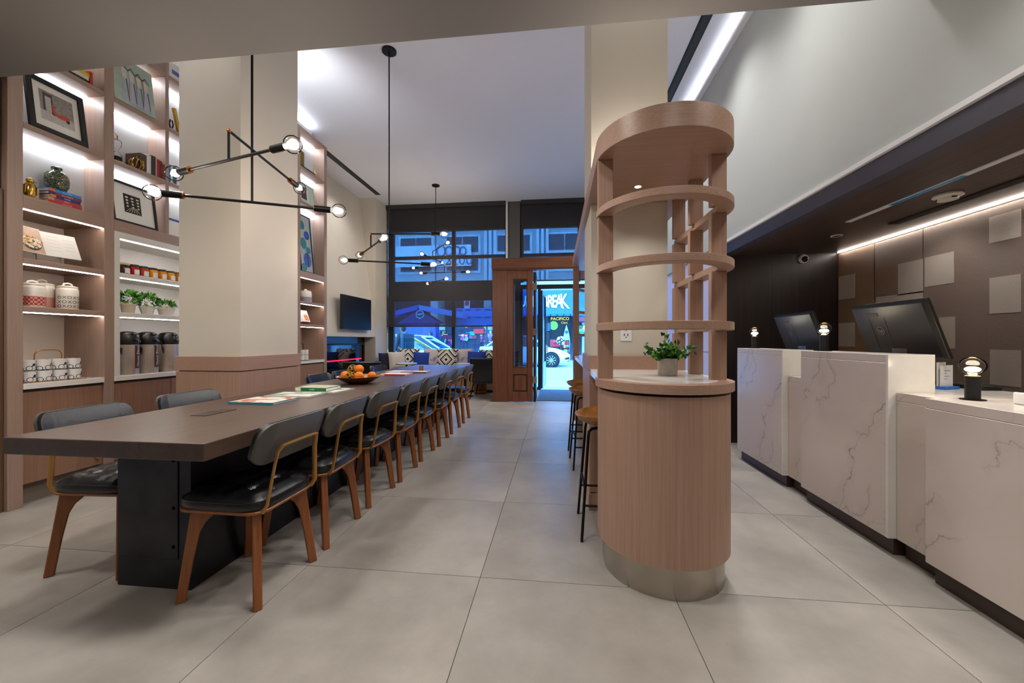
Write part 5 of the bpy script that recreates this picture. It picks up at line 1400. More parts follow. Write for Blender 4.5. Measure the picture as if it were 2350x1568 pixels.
def crock(label, x, y, z, r, h, band=None, letters=False, group='white ceramic jars'):
    t = thing('ceramic_jar', label, 'jar', (x, y, z), group=group)
    MB().lathe([(0.0001, 0), (r*0.94, 0), (r, 0.008), (r, h*0.72), (r*0.93, h*0.80), (r*0.86, h*0.82), (0.0001, h*0.82)], 28, (x, y, z)).build('body', M_CERAM, t, True)
    ld = MB().lathe([(r*0.84, h*0.821), (r*0.93, h*0.825), (r*0.93, h*0.87), (r*0.7, h*0.90), (0.0001, h*0.905)], 28, (x, y, z)).build('lid', M_CERAM, t, True)
    MB().tube([(x, y-0.028, z+h*0.90), (x, y-0.024, z+h*0.97), (x, y, z+h*1.0), (x, y+0.024, z+h*0.97), (x, y+0.028, z+h*0.90)], 0.007, 8).build('lid_handle', M_CERAM, ld, True)
    if band: MB().lathe([(r+0.0008, 0.01), (r+0.0008, h*0.40)], 28, (x, y, z)).build('printed_band', band, t, True)
    if letters:
        for rw in range(3):
            for k in range(-3, 4):
                a = k*0.44; ch = 'XO'[(k+rw) % 2]
                o = Vector((x + (r+0.0012)*math.cos(a), y + (r+0.0012)*math.sin(a), z + 0.022 + rw*h*0.165))
                text_mb(ch, 0.034, o, (-math.sin(a), math.cos(a), 0), (0, 0, 1)).build('printed_letter', plain('jar_ink', '#20242c' if True else '', 0.6), t)
    return t
gm = two_tone('red_gingham', '#a8241f', '#d89a90', 'checker', 70.0, 0.5)
crock('tall white jar with red gingham band half hidden by the bookcase frame', -3.755, ysh(74, -3.755), L2, 0.066, 0.19, gm)
crock('white jar with rosy foot standing behind the gingham jar', -3.93, ysh(96, -3.93), L2, 0.07, 0.225, plain('rosy_band', '#d8a090', 0.5))
crock('white jar printed with rows of X and O on the lower left shelf', -3.79, ysh(155, -3.79), L2, 0.062, 0.205, None, True)
# mugs in a brass rack
m, nt, b, N, L = nodes('ringed_mug')
tc = N('ShaderNodeTexCoord'); vo = N('ShaderNodeTexVoronoi'); vo.inputs['Scale'].default_value = 26; L(tc.outputs['Object'], vo.inputs['Vector'])
r = N('ShaderNodeValToRGB'); r.color_ramp.interpolation = 'CONSTANT'; e = r.color_ramp.elements
e[0].position = 0; e[0].color = hexc('#e6e2dc'); e[1].position = 0.36; e[1].color = hexc('#27304a'); x_ = e.new(0.46); x_.color = hexc('#e6e2dc')
L(vo.outputs['Distance'], r.inputs['Fac'])
gt = N('ShaderNodeMath'); gt.operation = 'GREATER_THAN'; gt.inputs[1].default_value = 0.86
sp = N('ShaderNodeSeparateColor'); L(vo.outputs['Color'], sp.inputs[0]); L(sp.outputs[0], gt.inputs[0])
mx = N('ShaderNodeMix'); mx.data_type = 'RGBA'; mx.inputs[7].default_value = hexc('#1d86c4'); L(gt.outputs[0], mx.inputs[0]); L(r.outputs['Color'], mx.inputs[6]); L(mx.outputs[2], b.inputs['Base Color']); b.inputs['Roughness'].default_value = 0.25
M_MUG = m
def mug_proto(mat):
    t = thing('mug', 'x', 'mug')
    MB().lathe([(0.0001, 0), (0.036, 0), (0.041, 0.006), (0.042, 0.078), (0.039, 0.078), (0.037, 0.01), (0.0001, 0.008)], 24).build('body', mat, t, True)
    MB().tube([(-0.04, 0, 0.064), (-0.062, 0, 0.062), (-0.068, 0, 0.04), (-0.060, 0, 0.02), (-0.04, 0, 0.016)], 0.005, 6).build('handle', mat, t, True)
    return t
mg = mug_proto(M_MUG); first = True
names = ['first', 'second', 'third', 'fourth']
for rw in range(2):
    for k in range(4):
        lb = '%s mug from the left in the %s row of the brass rack' % (names[k], ['bottom', 'top'][rw])
        loc = (-3.735 - 0.006*rw, 2.385 + k*0.0905, L1 + 0.006 + rw*0.081)
        if first: mg.location = loc; tag(mg, lb, None, 'patterned mugs in the brass rack'); first = False
        else: dup(mg, loc, 0.3*(k % 2), lb, 'patterned mugs in the brass rack')
t = thing('mug_rack', 'brass wire rack with carrying handle holding patterned mugs', 'rack', (-3.74, 2.52, L1))
for xx in (-3.785, -3.69):
    MB().tube([(xx, 2.335, L1+0.085), (xx, 2.338, L1+0.003), (xx, 2.705, L1+0.003), (xx, 2.71, L1+0.085)], 0.0025, 6).build('wire', M_BRASS, t, True)
MB().tube([(-3.79, 2.46, L1+0.003), (-3.79, 2.46, L1+0.20), (-3.79, 2.475, L1+0.225), (-3.79, 2.50, L1+0.232), (-3.79, 2.58, L1+0.232), (-3.79, 2.605, L1+0.225), (-3.79, 2.62, L1+0.20), (-3.79, 2.62, L1+0.003)], 0.004, 8).build('handle', M_BRASS, t, True)

# ---- coffee niche: jams, plants, airpots
M_JAR = {}
jars = [(285, '#3a1a10', '#c8b878', 'dark jam jar with a tan lid'), (307, '#a8181c', '#20302a', 'red jam jar'), (329, '#a83a1c', '#1d4a38', 'orange red jam jar with green lid'), (350, '#d08a12', '#182a24', 'golden honey jar with black lid'),
        (371, '#c87a14', '#1c2e24', 'amber jam jar'), (391, '#d08c18', '#1e4030', 'yellow marmalade jar'), (407, '#a86a18', '#6a4a1c', 'brown jam jar at the column edge')]
for k, (u, c, lc, lb) in enumerate(jars):
    x = -3.74; y = ysh(u, x); y = max(y, 2.98)
    t = thing('jam_jar', lb + ' on the white niche shelf', 'jar', (x, y, L3), group='jam jars in the coffee niche')
    MB().lathe([(0.0001, 0), (0.034, 0), (0.037, 0.006), (0.037, 0.070), (0.032, 0.079), (0.0001, 0.079)], 18, (x, y, L3)).build('contents', plain('jam_' + c.strip('#'), c, 0.15), t, True)
    MB().lathe([(0.032, 0.0792), (0.036, 0.080), (0.036, 0.096), (0.0001, 0.098)], 18, (x, y, L3)).build('lid', plain('lid_' + lc.strip('#'), lc, 0.4), t, True)
    MB().grid(lambda p, q, x=x, y=y: (x + 0.0376*math.cos(-0.75 + 1.5*p + 0.2), y + 0.0376*math.sin(-0.75 + 1.5*p + 0.2), L3 + 0.008 + 0.044*q), 8, 1).build('label', M_PAPER, t, True)
def leaf_mesh(nm, l, w_, m):
    return MB().add([(0, 0, 0), (w_/2, l*0.35, 0.12*l), (0, l, 0.05*l), (-w_/2, l*0.35, 0.12*l), (0, l*0.45, 0.02*l)], [(0, 1, 4), (1, 2, 4), (2, 3, 4), (3, 0, 4)]).mesh(nm, m)
def foliage(t, c, r, n, l, w_, mats, squash=0.8):
    """joined leaf mass of a small shelf plant"""
    for q, m in enumerate(mats):
        mb = MB()
        for k in range(n // len(mats)):
            d = Vector((random.gauss(0, 1), random.gauss(0, 1), random.gauss(0.35, 0.8))).normalized()
            p = c + Vector((d.x*r, d.y*r, d.z*r*squash)) * random.uniform(0.45, 1.0)
            R_ = Vector((0, 1, 0)).rotation_difference(d).to_matrix() @ Matrix.Rotation(random.uniform(0, 2*PI), 3, 'Y')
            s_ = random.uniform(0.7, 1.2)
            pts = [p + R_ @ (Vector(v)*s_) for v in ((0, 0, 0), (w_/2, l*0.4, 0.1*l), (0, l, 0), (-w_/2, l*0.4, 0.1*l))]
            mb.add(pts, [(0, 1, 2), (0, 2, 3)])
        o = mb.build('foliage', m, t); o['kind'] = 'stuff'
GR1, GR2, GR3 = plain('leaf_green', '#2f7a1e', 0.5), plain('leaf_light_green', '#6fb02c', 0.5), plain('leaf_dark_green', '#154a1c', 0.5)
pots = [(294, 'leafy green plant in a beige pot at the left of the niche shelf', 0.052, 0.042, 0.085, 'b'), (338, 'leafy green plant in a white facet pot in the middle of the niche shelf', 0.060, 0.040, 0.075, 'w'), (381, 'clipped dome of green in a white pot at the right of the niche shelf', 0.068, 0.050, 0.075, 'w')]
for k, (u, lb, rt, rb, h, kd) in enumerate(pots):
    x = -3.76; y = max(ysh(u, x), 3.0)
    t = thing('potted_plant', lb, 'plant', (x, y, L2), group='plants in the coffee niche')
    n_ = 20 if k != 1 else 8
    MB().lathe([(0.0001, 0), (rb, 0), (rt*0.96, h*0.78), (rt, h*0.80), (rt, h), (rt-0.006, h), (rt-0.01, h*0.88), (0.0001, h*0.86)], n_, (x, y, L2)).build('pot', plain('beige_pot', '#d8c8b2', 0.6) if kd == 'b' else M_CERAM, t, k != 1)
    foliage(t, Vector((x, y, L2 + h + [0.05, 0.05, 0.025][k])), [0.075, 0.085, 0.07][k], [260, 300, 420][k], [0.03, 0.03, 0.028][k], [0.018, 0.018, 0.008][k], (GR1, GR2, GR3), [0.85, 0.8, 0.6][k])
M_STEELV = plain('airpot_steel', '#c8bcb0', 0.32, 0.75)
def airpot(u, lb, lab_=True):
    x = -3.80; y = ysh(u, x); r = 0.079
    t = thing('coffee_airpot', lb, 'airpot', (x, y, L1), group='steel coffee airpots')
    MB().lathe([(0.0001, 0), (r, 0), (r, 0.265), (0.0001, 0.265)], 32, (x, y, L1)).build('body', M_STEELV, t, True)
    MB().lathe([(r+0.001, 0.2652), (r+0.003, 0.285), (r, 0.345), (r*0.8, 0.372), (r*0.4, 0.382), (0.0001, 0.384)], 28, (x, y, L1)).build('pump_head', M_BLKPL, t, True)
    MB().slab([(x+0.02, y-0.03, L1+0.372), (x+0.085, y-0.022, L1+0.352), (x+0.085, y+0.022, L1+0.352), (x+0.02, y+0.03, L1+0.372)], (0, 0, 0.012)).build('lever', M_BLKPL, t, bevel=0.003)
    MB().tube([(x+r*0.9, y, L1+0.31), (x+r+0.035, y, L1+0.30), (x+r+0.04, y, L1+0.285)], 0.011, 10).build('spout', M_BLKPL, t, True)
    MB().tube([(x+0.01, y-r, L1+0.30), (x+0.03, y-r-0.006, L1+0.22), (x+0.04, y-r-0.005, L1+0.18), (x+0.035, y-r, L1+0.24)], 0.004, 6).build('handle', M_BLKPL, t, True)
    if lab_:
        lbm = MB().grid(lambda p, q: (x + (r+0.0008)*math.cos(-0.06 + 0.62*p), y + (r+0.0008)*math.sin(-0.06 + 0.62*p), L1 + 0.055 + 0.205*q), 8, 1).build('label', plain('maroon_label', '#4a2420', 0.5), t, True)
        a = 0.27
        text_mb('House Blend', 0.036, (x + (r+0.003)*math.cos(a), y + (r+0.003)*math.sin(a), L1+0.165), (0, 0, 1), (math.sin(a), -math.cos(a), 0)).build('label_text', M_PAPER, lbm)
airpot(293, 'steel coffee airpot at the left of the niche, cut by its white frame')
airpot(338, 'steel coffee airpot in the middle of the niche with maroon label')
airpot(386, 'steel coffee airpot at the right of the niche beside the column', False)

# ---- far bookcase
t = thing('gold_book_box', 'upright gold box on the top of the far bookcase', 'box', (-3.80, 5.44, Z4+0.02))
MB().box(-3.84, -3.76, 5.36, 5.51, Z4+0.0302, Z4+0.28).build('body', plain('dull_gold', '#8a7a3a', 0.35, 0.7), t, bevel=0.003)
book('dark book lying under the gold box on the far bookcase', (-3.70, 5.34, Z4), 0.36, 0.155, 0.03, Y, -X, Z, '#2c2622')
t = thing('horn_ornament', 'small pale horn ornament beside the gold box', 'ornament', (-3.74, 5.74, Z4))
MB().tube([(-3.74, 5.74, Z4+0.012), (-3.74, 5.755, Z4+0.07), (-3.74, 5.74, Z4+0.12), (-3.74, 5.70, Z4+0.15)], [0.022, 0.018, 0.012, 0.004], 12).build('horn', plain('horn_ivory', '#c9bda0', 0.3), t, True)
MB().box(-3.76, -3.72, 5.715, 5.765, Z4, Z4+0.012).build('base', M_GOLD, t)
picture('pale green picture with dark photo on the far bookcase', -3.715, 5.52, Z3, 0.34, 0.30, 0.012, 0.12, plain('pale_green_frame', '#a9b8a4', 0.5), 0.06, [('photo', plain('print_maroon', '#4a2a34', 0.5, var=0.4, vscale=40), R4(0.10, 0.46, 0.18, 0.80)), ('stripe', M_PAPER, R4(0.52, 0.56, 0.10, 0.90))], 'picture', 0.016, plain('sage_mat', '#b8c4b2', 0.6))
BL1, BL2, BL3 = plain('paint_blue', '#1d4fa8', 0.5, var=0.3, vscale=20), plain('paint_teal', '#1f7a86', 0.5, var=0.3, vscale=20), plain('paint_navy', '#16234f', 0.5)
lv = [('leaf_print', m_, ell(cx_, cz_, rx_, rz_, 12)) for m_, cx_, cz_, rx_, rz_ in ((BL2, 0.35, 0.82, 0.20, 0.08), (BL1, 0.66, 0.66, 0.22, 0.08), (BL2, 0.36, 0.50, 0.24, 0.10), (BL2, 0.70, 0.40, 0.20, 0.06), (BL1, 0.58, 0.22, 0.30, 0.13), (BL2, 0.28, 0.08, 0.22, 0.07), (BL3, 0.62, 0.23, 0.05, 0.12))]
pic = picture('tall narrow painting of blue leaves on the far bookcase', -3.71, 5.50, Z1, 0.30, 0.86, 0.010, 0.09, M_BLACK, 0, [('paper', plain('print_pale_grey', '#aab0b0', 0.6), R4(0.03, 0.97, 0.012, 0.988))] + lv, 'painting', 0.02, M_PAPER)
crock('small white jar with grey foot on the far bookcase', -3.80, 5.60, L3, 0.085, 0.20, plain('grey_band', '#9a94a8', 0.5))
t = thing('cookbook', 'open white recipe book on a red stand in the far bookcase', 'book', (-3.78, 5.52, L2))
M = tilt(-3.75, 5.50, L2+0.03, 0.35)
pg = MB().box(0, 0.012, -0.10, 0.13, 0, 0.19).xf(M).build('page_block', M_PAPER, t)
MB().box(0.0124, 0.0128, 0.02, 0.11, 0.03, 0.12).xf(M).build('photo_print', two_tone('print_food', '#c8402a', '#e0b050', 'noise', 40.0, 0.4, 0.5), pg)
MB().box(-0.02, 0.03, -0.08, 0.10, -0.006, 0).xf(M).build('stand_ledge', plain('red_stand', '#a8281c', 0.4), t)
for s_ in (-0.06, 0.08): MB().tube([M @ Vector((0.0, s_, -0.006)), (-3.74, 5.50+s_, L2+0.002), (-3.83, 5.50+s_, L2+0.002)], 0.004, 6).build('stand_foot', plain('red_stand', '#a8281c', 0.4), t, True)
mw = mug_proto(M_CERAM); mw.location = (-3.745, 5.42, L1+0.004); tag(mw, 'white mug at the left front in the far bookcase rack', None, 'white mugs in the far bookcase')
for k, (dx, dy, rw, lb) in enumerate(((0, 0.095, 0, 'white mug at the right front in the far bookcase rack'), (0, 0, 1, 'white mug on top at the left in the far bookcase rack'), (0, 0.095, 1, 'white mug on top at the right in the far bookcase rack'))):
    dup(mw, (-3.745, 5.42+dy, L1+0.004+rw*0.081), 0.2*k, lb)
t = thing('mug_rack', 'dark wire mug rack in the far bookcase', 'rack', (-3.76, 5.46, L1))
MB().tube([(-3.80, 5.385, L1+0.003), (-3.80, 5.385, L1+0.235), (-3.80, 5.40, L1+0.25), (-3.80, 5.53, L1+0.25), (-3.80, 5.545, L1+0.235), (-3.80, 5.545, L1+0.003)], 0.0035, 6).build('handle', M_BLACKM, t, True)
MB().box(-3.805, -3.69, 5.37, 5.565, L1, L1+0.0035).build('tray', M_BLACKM, t)

# ------------------------------------------------------------------ plant on the bar
bx, by = PZ(1532, 862, 0.962).x, PZ(1532, 862, 0.962).y
t = thing('potted_plant', 'bushy green boxwood in a ribbed grey pot on the bar counter', 'plant', (bx, by, 0.963))
ZP = 0.9632
pm = MB()
def ribbed(u, v):
    a = 2*PI*u; z = 0.095*v
    r_ = 0.051*(1 + 0.012*math.cos(28*a)) + 0.003*v
    return (bx + r_*math.cos(a), by + r_*math.sin(a), ZP + z)
pm.grid(ribbed, 112, 4, True)
pm.lathe([(0.053, 0.095), (0.048, 0.095), (0.046, 0.084), (0.0001, 0.083)], 40, (bx, by, ZP))
pm.build('pot', plain('ribbed_pot', '#a89f94', 0.75, var=0.12, vscale=30), t, True)
MB().lathe([(0.0001, 0.086), (0.046, 0.086)], 20, (bx, by, ZP)).build('soil', plain('soil', '#241a12', 0.9), t)
lm = [leaf_mesh('leaf', 0.033, 0.026, m_) for m_ in (GR1, GR2, GR3)]
random.seed(21)
stems = []
for k in range(27):
    a = random.uniform(0, 2*PI); e = random.uniform(0.45, 1.45); ln = random.uniform(0.055, 0.115)
    stems.append((a, e, ln))
stems += [(PI*0.95, 0.85, 0.145), (PI*0.0, 0.75, 0.145), (0.25, 0.5, 0.165), (PI*0.55, 1.45, 0.145)]
for a, e, ln in stems:
    d = Vector((math.cos(a)*math.cos(e), math.sin(a)*math.cos(e), math.sin(e)))
    o0 = Vector((bx + 0.02*math.cos(a), by + 0.02*math.sin(a), ZP+0.085)); 
    pts = [o0 + d*ln*q - Vector((0, 0, 0.035*q*q*math.cos(e))) for q in (0, 0.33, 0.66, 1.0)]
    MB().tube(pts, 0.0014, 5).build('stem', GR3, t, True)
    for j in range(9):
        q = 0.14 + 0.86*j/8
        i0 = min(int(q*3), 2); p = pts[i0].lerp(pts[i0+1], q*3-i0)
        dd = Vector((random.gauss(0, 1), random.gauss(0, 1), random.gauss(0.2, 0.7))).normalized()
        o = bpy.data.objects.new('leaf', random.choice(lm)); COL.objects.link(o); o.parent = t
        o.location = p - wpos(t)
        o.rotation_euler = (Vector((0, 1, 0)).rotation_difference((dd + d*0.6).normalized()).to_matrix() @ Matrix.Rotation(random.uniform(0, 6.28), 3, 'Y')).to_euler()
        s_ = random.uniform(0.75, 1.15); o.scale = (s_, s_, s_)
# ------------------------------------------------------------------ the street outside
random.seed(5)
ZG = -0.10
M_WALK = plain('sidewalk_concrete', '#b9bcc0', 0.8, var=0.08, vscale=1.5)
sw = struct('ground', MB().box(-16, 14, YW+0.15, 11.8, ZG-0.2, ZG+0.06), M_WALK, 'pale concrete sidewalk outside the entrance', 'sidewalk')
struct('ground', MB().box(-30, 30, 11.8, 20.6, ZG-0.2, ZG), plain('asphalt', '#a9aeb3', 0.7, var=0.08, vscale=2), 'pale wet looking street outside', 'street')
struct('ground', MB().box(-30, 30, 20.6, 23.2, ZG-0.2, ZG+0.08), M_WALK, 'far sidewalk across the street', 'sidewalk')
struct('ground', MB().box(-0.78, 1.80, YW-0.01, YW+0.15, -0.1, -0.001), M_WALK, 'door sill of the entrance', 'threshold')

# opposite building
YB_ = 23.2
bl = thing('shop_building', 'pale three storey shop building across the street', 'building', (-2, YB_, ZG))
M_BW = plain('pale_render', '#c6cacd', 0.8, var=0.05, vscale=1); M_BT = plain('pale_trim', '#e4e7ea', 0.7); M_BG = plain('dark_pane', '#33404e', 0.08)
MB().box(-22, 14, YB_+0.05, YB_+6, 4.2, 15.5).build('wall', M_BW, bl)
MB().box(-22, 14, YB_-0.15, YB_+0.05, 4.2, 4.7).build('string_course', M_BT, bl)
MB().box(-22, 14, YB_-0.35, YB_+0.05, 7.9, 8.25).build('cornice', M_BT, bl)
MB().box(-22, 14, YB_-0.12, YB_+0.05, 11.6, 11.9).build('string_course', M_BT, bl)
for xa in [-14.9, -12.4, -9.6, -6.7, -3.6, -0.6, 2.4, 5.4]:
    for za, zb in ((5.2, 7.5), (8.7, 11.2)):
        wv = MB().box(xa, xa+2.2, YB_-0.06, YB_+0.05, za, zb).build('window', M_BT, bl)
        for i in range(2):
            for j in range(2):
                MB().box(xa+0.14+i*0.99, xa+1.07+i*0.99, YB_-0.09, YB_-0.055, za+0.14+j*(zb-za)/2*0.97, za+0.14+j*(zb-za)/2*0.97+(zb-za)/2-0.22).build('pane', M_BG, wv)
for xa in (-4.25, -1.15, -12.8, 1.9):
    for k in range(3): MB().box(xa+k*0.28, xa+k*0.28+0.16, YB_-0.2, YB_+0.05, 4.7, 7.9).build('pilaster_rib', M_BT, bl)
# ground floor piers and dark shop openings
MB().box(-22, 14, YB_+1.6, YB_+6, ZG, 4.2).build('shop_back', plain('shop_dark', '#3a3a4a', 0.6), bl)
for xa in (-15.2, -11.6, -7.6, -4.3, -2.6, 1.6, 5.0): MB().box(xa, xa+0.45, YB_, YB_+1.6, ZG, 4.2).build('pier', M_BW, bl)
MB().box(-22, 14, YB_-0.05, YB_+1.6, 3.9, 4.2).build('lintel', M_BW, bl)

# banner with the telephone number
bn0, bn1 = PY(905, 566, YB_-0.5), PY(1081, 610, YB_-0.5)
t = thing('banner', 'wide pale banner with a telephone number on the building opposite', 'banner', (-9, YB_-0.45, 4.8))
for xx in (bn0.x+0.3, bn1.x-0.3): MB().box(xx-0.04, xx+0.04, YB_-0.46, YB_+0.05, bn0.z-0.12, bn0.z-0.04).build('bracket', M_BT, t)
MB().box(bn0.x, bn1.x, YB_-0.50, YB_-0.46, bn1.z, bn0.z).build('sheet', plain('banner_white', '#eef4fa', 0.6), t)
ti = PY(1052, 604, YB_-0.52); text_mb('2200', 0.85, (ti.x, YB_-0.51, ti.z+0.15), (1, 0, 0), (0, 0, 1)).build('number', plain('banner_ink', '#54708f', 0.6), t)
ti = PY(1022, 604, YB_-0.52); text_mb('13', 0.85, (ti.x, YB_-0.51, ti.z+0.15), (1, 0, 0), (0, 0, 1)).build('number', plain('banner_ink', '#54708f', 0.6), t)
for u, r_ in ((1012, 0.26), (1030, 0.22), (1048, 0.22), (1062, 0.20)):
    ti = PY(u, 576, YB_-0.52)
    MB().tube([(ti.x + r_*math.cos(2*PI*k/10), YB_-0.51, ti.z + r_*1.2*math.sin(2*PI*k/10)) for k in range(10)], 0.05, 6, True).build('letter_mark', plain('banner_ink', '#54708f', 0.6), t, True)

# blue gabled kiosk roof with a round emblem, pale board and poster (seen through the shade)
def quad_at(u0, u1, v0, v1, Yp): 
    a, b = PY(u0, v0, Yp), PY(u1, v1, Yp); return a.x, b.x, b.z, a.z
YK = 20.75
x0, x1, z0, z1 = quad_at(925, 998, 711, 742, YK); xm = (x0+x1)/2
t = thing('kiosk', 'blue gabled kiosk with a round emblem across the street', 'kiosk', (xm, YK, ZG))
M_KB = plain('kiosk_blue', '#3558c8', 0.6); M_KD = plain('kiosk_violet', '#3a3a8a', 0.6)
MB().slab([(x0-0.3, YK, z0), (x1+0.3, YK, z0), (xm, YK, z1)], (0, 0.9, 0)).build('gable', M_KD, t)
MB().slab([(xm-0.05, YK-0.1, z1), (x1+1.6, YK-0.1, z0+0.25), (x1+1.6, YK-0.1, z0+0.55), (xm, YK-0.1, z1+0.25)], (0, 1.0, 0)).build('roof_slope', plain('roof_pale_blue', '#5a8fe0', 0.5), t)
MB().slab([(xm+0.05, YK-0.1, z1), (x0-1.2, YK-0.1, z0+0.25), (x0-1.2, YK-0.1, z0+0.5), (xm, YK-0.1, z1+0.25)], (0, 1.0, 0)).build('roof_slope', M_KB, t)
e_ = PY(964, 722, YK-0.05)
MB().tube([(e_.x + 0.21*math.cos(2*PI*k/20), YK-0.06, e_.z + 0.21*math.sin(2*PI*k/20)) for k in range(20)], 0.03, 6, True).build('emblem_ring', plain('emblem_teal', '#7fd0d8', 0.5), t, True)
MB().slab([(e_.x-0.16, YK-0.05, e_.z+0.05), (e_.x+0.16, YK-0.05, e_.z+0.05), (e_.x+0.05, YK-0.05, e_.z-0.04), (e_.x-0.08, YK-0.05, e_.z-0.03)], (0, -0.03, 0)).build('emblem_wing', plain('emblem_teal', '#7fd0d8', 0.5), t)
MB().box(x0, x1, YK+0.1, YK+0.8, ZG+0.08, z0).build('body', M_KD, t)
x0, x1, z0, z1 = quad_at(1042, 1129, 708, 747, 21.8)
t = thing('menu_board', 'wide bright blue board with rows of marks across the street', 'sign', ((x0+x1)/2, 21.8, ZG))
MB().box(x0, x1, 21.8, 21.9, z0, z1).build('panel', plain('board_blue', '#4f8fe6', 0.6), t)
for k in range(4):
    xa = x0 + (x1-x0)*(0.06 + 0.25*k)
    for zz in (z1-0.12, z0+0.42): MB().box(xa, xa+(x1-x0)*0.16, 21.77, 21.8, zz, zz+0.06).build('mark', plain('board_mark', '#1c3d8a', 0.6), t)
for xx in (x0+0.3, x1-0.3): MB().box(xx-0.05, xx+0.05, 21.82, 21.9, ZG+0.08, z0).build('post', plain('dark_post', '#2a3038', 0.6), t)
x0, x1, z0, z1 = quad_at(1065, 1078, 689, 708, 22.4)
t = thing('poster', 'small red and white poster across the street', 'poster', ((x0+x1)/2, 22.4, z0))
MB().box(x0, x1, 22.4, 22.45, z0, z1).build('sheet', plain('poster_white', '#e8d8e0', 0.6), t)
MB().box(x0+0.05, x1-0.05, 22.38, 22.4, z0+0.18, z1-0.06).build('red_block', plain('poster_red', '#c8283c', 0.6), t)
MB().box(x0-0.03, x0, 22.40, 22.46, 0.0, z1).build('pole', plain('dark_post', '#2a3038', 0.6), t)

# surf shop awning with big letters, neon sign and surfboard
YA = 21.9
a0, a1 = PY(1236, 668, YA), PY(1345, 720, YA)
t = thing('shop_awning', 'blue shop awning with large white curved lettering', 'awning', ((a0.x+a1.x)/2, YA, a1.z))
def awn(u, v, o=0.0):                        # point on the sloping awning face, from a pixel and its own slope
    p = PY(u, v, YA); k = (p.z - a1.z)/(a0.z - a1.z)
    return Vector((p.x, YA + 0.9*k - o, p.z))
xa, xb = a0.x-2.6, a1.x+0.6
MB().slab([(xa, YA, a1.z), (xa, YA+0.9, a0.z+0.15), (xa, YB_+0.02, a0.z+0.15), (xa, YB_+0.02, a1.z)], (xb-xa, 0, 0)).build('canvas', plain('awning_blue', '#2c5890', 0.8), t)
for k in range(16): MB().box(xa + k*(xb-xa)/16 + 0.02, xa + (k+1)*(xb-xa)/16 - 0.02, YA-0.02, YA, a1.z-0.12, a1.z).build('scallop', plain('awning_deep', '#2a5aa8', 0.8), t)
nrm = Vector((0, -(a0.z+0.15-a1.z), 0.9)).normalized(); upv = Vector((0, 0.9, a0.z+0.15-a1.z)).normalized()
for ch, u, sz in (('B', 1250, 1.15), ('R', 1262, 1.2), ('E', 1272, 1.25), ('A', 1283, 1.3), ('K', 1294, 1.45)):
    p = PY(u, 692, YA); k = (p.z - a1.z)/(a0.z+0.15-a1.z)
    lm_ = text_mb(ch, sz, (0, 0, 0), (1, 0, 0), (0, 0, 1), 0.0, bold=0.03)
    lm_.v = [(x_*0.45 + 0.10*(z_ < -0.3)*(1 if ch == 'K' else 0), 0, z_) for x_, y_, z_ in lm_.v]
    org = Vector((p.x*0.985, YA + 0.9*k - 0.03, p.z))
    lm_.v = [tuple(org + Vector((x_, 0, 0)) + upv*z_ + nrm*0.02) for x_, y_, z_ in lm_.v]
    lm_.build('letter', plain('awning_letter', '#f2ecf0', 0.6), t)
for ch, u, sz in (('S', 1186, 1.1), ('U', 1198, 1.1), ('R', 1211, 1.1), ('F', 1224, 1.1)):
    p = PY(u, 692, YA); k = (p.z - a1.z)/(a0.z+0.15-a1.z)
    lm_ = text_mb(ch, sz, (0, 0, 0), (1, 0, 0), (0, 0, 1), 0.0, bold=0.03)
    org = Vector((p.x*0.985, YA + 0.9*k - 0.03, p.z))
    lm_.v = [tuple(org + Vector((x_*0.45, 0, 0)) + upv*z_ + nrm*0.02) for x_, y_, z_ in lm_.v]
    lm_.build('letter', plain('awning_letter', '#f2ecf0', 0.6), t)
p = PY(1285, 736, 22.6)
t = thing('neon_sign', 'yellow lit beer sign with a green splash under the awning', 'sign', (p.x, 22.6, p.z-0.8))
MB().box(p.x-0.65, p.x+0.65, 22.62, 22.70, p.z-1.3, p.z+0.36).build('backing', M_BLACK, t)
text_mb('PACIFICO', 0.24, (p.x, 22.60, p.z+0.1), (1, 0, 0), (0, 0, 1)).build('letters', emit('neon_yellow', '#d8e030', 2.0), t)
text_mb('Clara', 0.17, (p.x+0.25, 22.60, p.z-0.12), (1, 0, 0), (0, 0, 1)).build('letters', emit('neon_amber', '#e8c840', 1.6), t)
MB().slab([(p.x-0.36 + 0.25*math.cos(2*PI*k/14), 22.615, p.z-0.28 + 0.26*math.sin(2*PI*k/14)) for k in range(14)], (0, -0.02, 0)).build('splash', emit('neon_green', '#66e860', 1.2), t)
p = PY(1300, 772, 22.3)
t = thing('surfboard', 'pale blue surfboard standing upright beside the lit sign', 'surfboard', (p.x, 22.3, ZG))
MB().slab([(p.x + 0.20*math.sin(PI*min(1, k/12))*(1 if 1 else 0), 22.3, ZG+0.08 + 2.05*k/12) for k in range(13)] + [(p.x - 0.20*math.sin(PI*k/12), 22.3, ZG+0.08 + 2.05*k/12) for k in range(11, 0, -1)], (0, 0.05, 0)).build('board', plain('board_pale', '#bfe0f0', 0.3), t)
MB().lathe([(0.10, 0), (0.10, 0.004)], 16, (0, 0, 0)).xf(Matrix.Translation((p.x, 22.295, ZG+1.72)) @ Matrix.Rotation(PI/2, 4, 'X')).build('badge', plain('badge_blue', '#2a5ac0', 0.5), t)

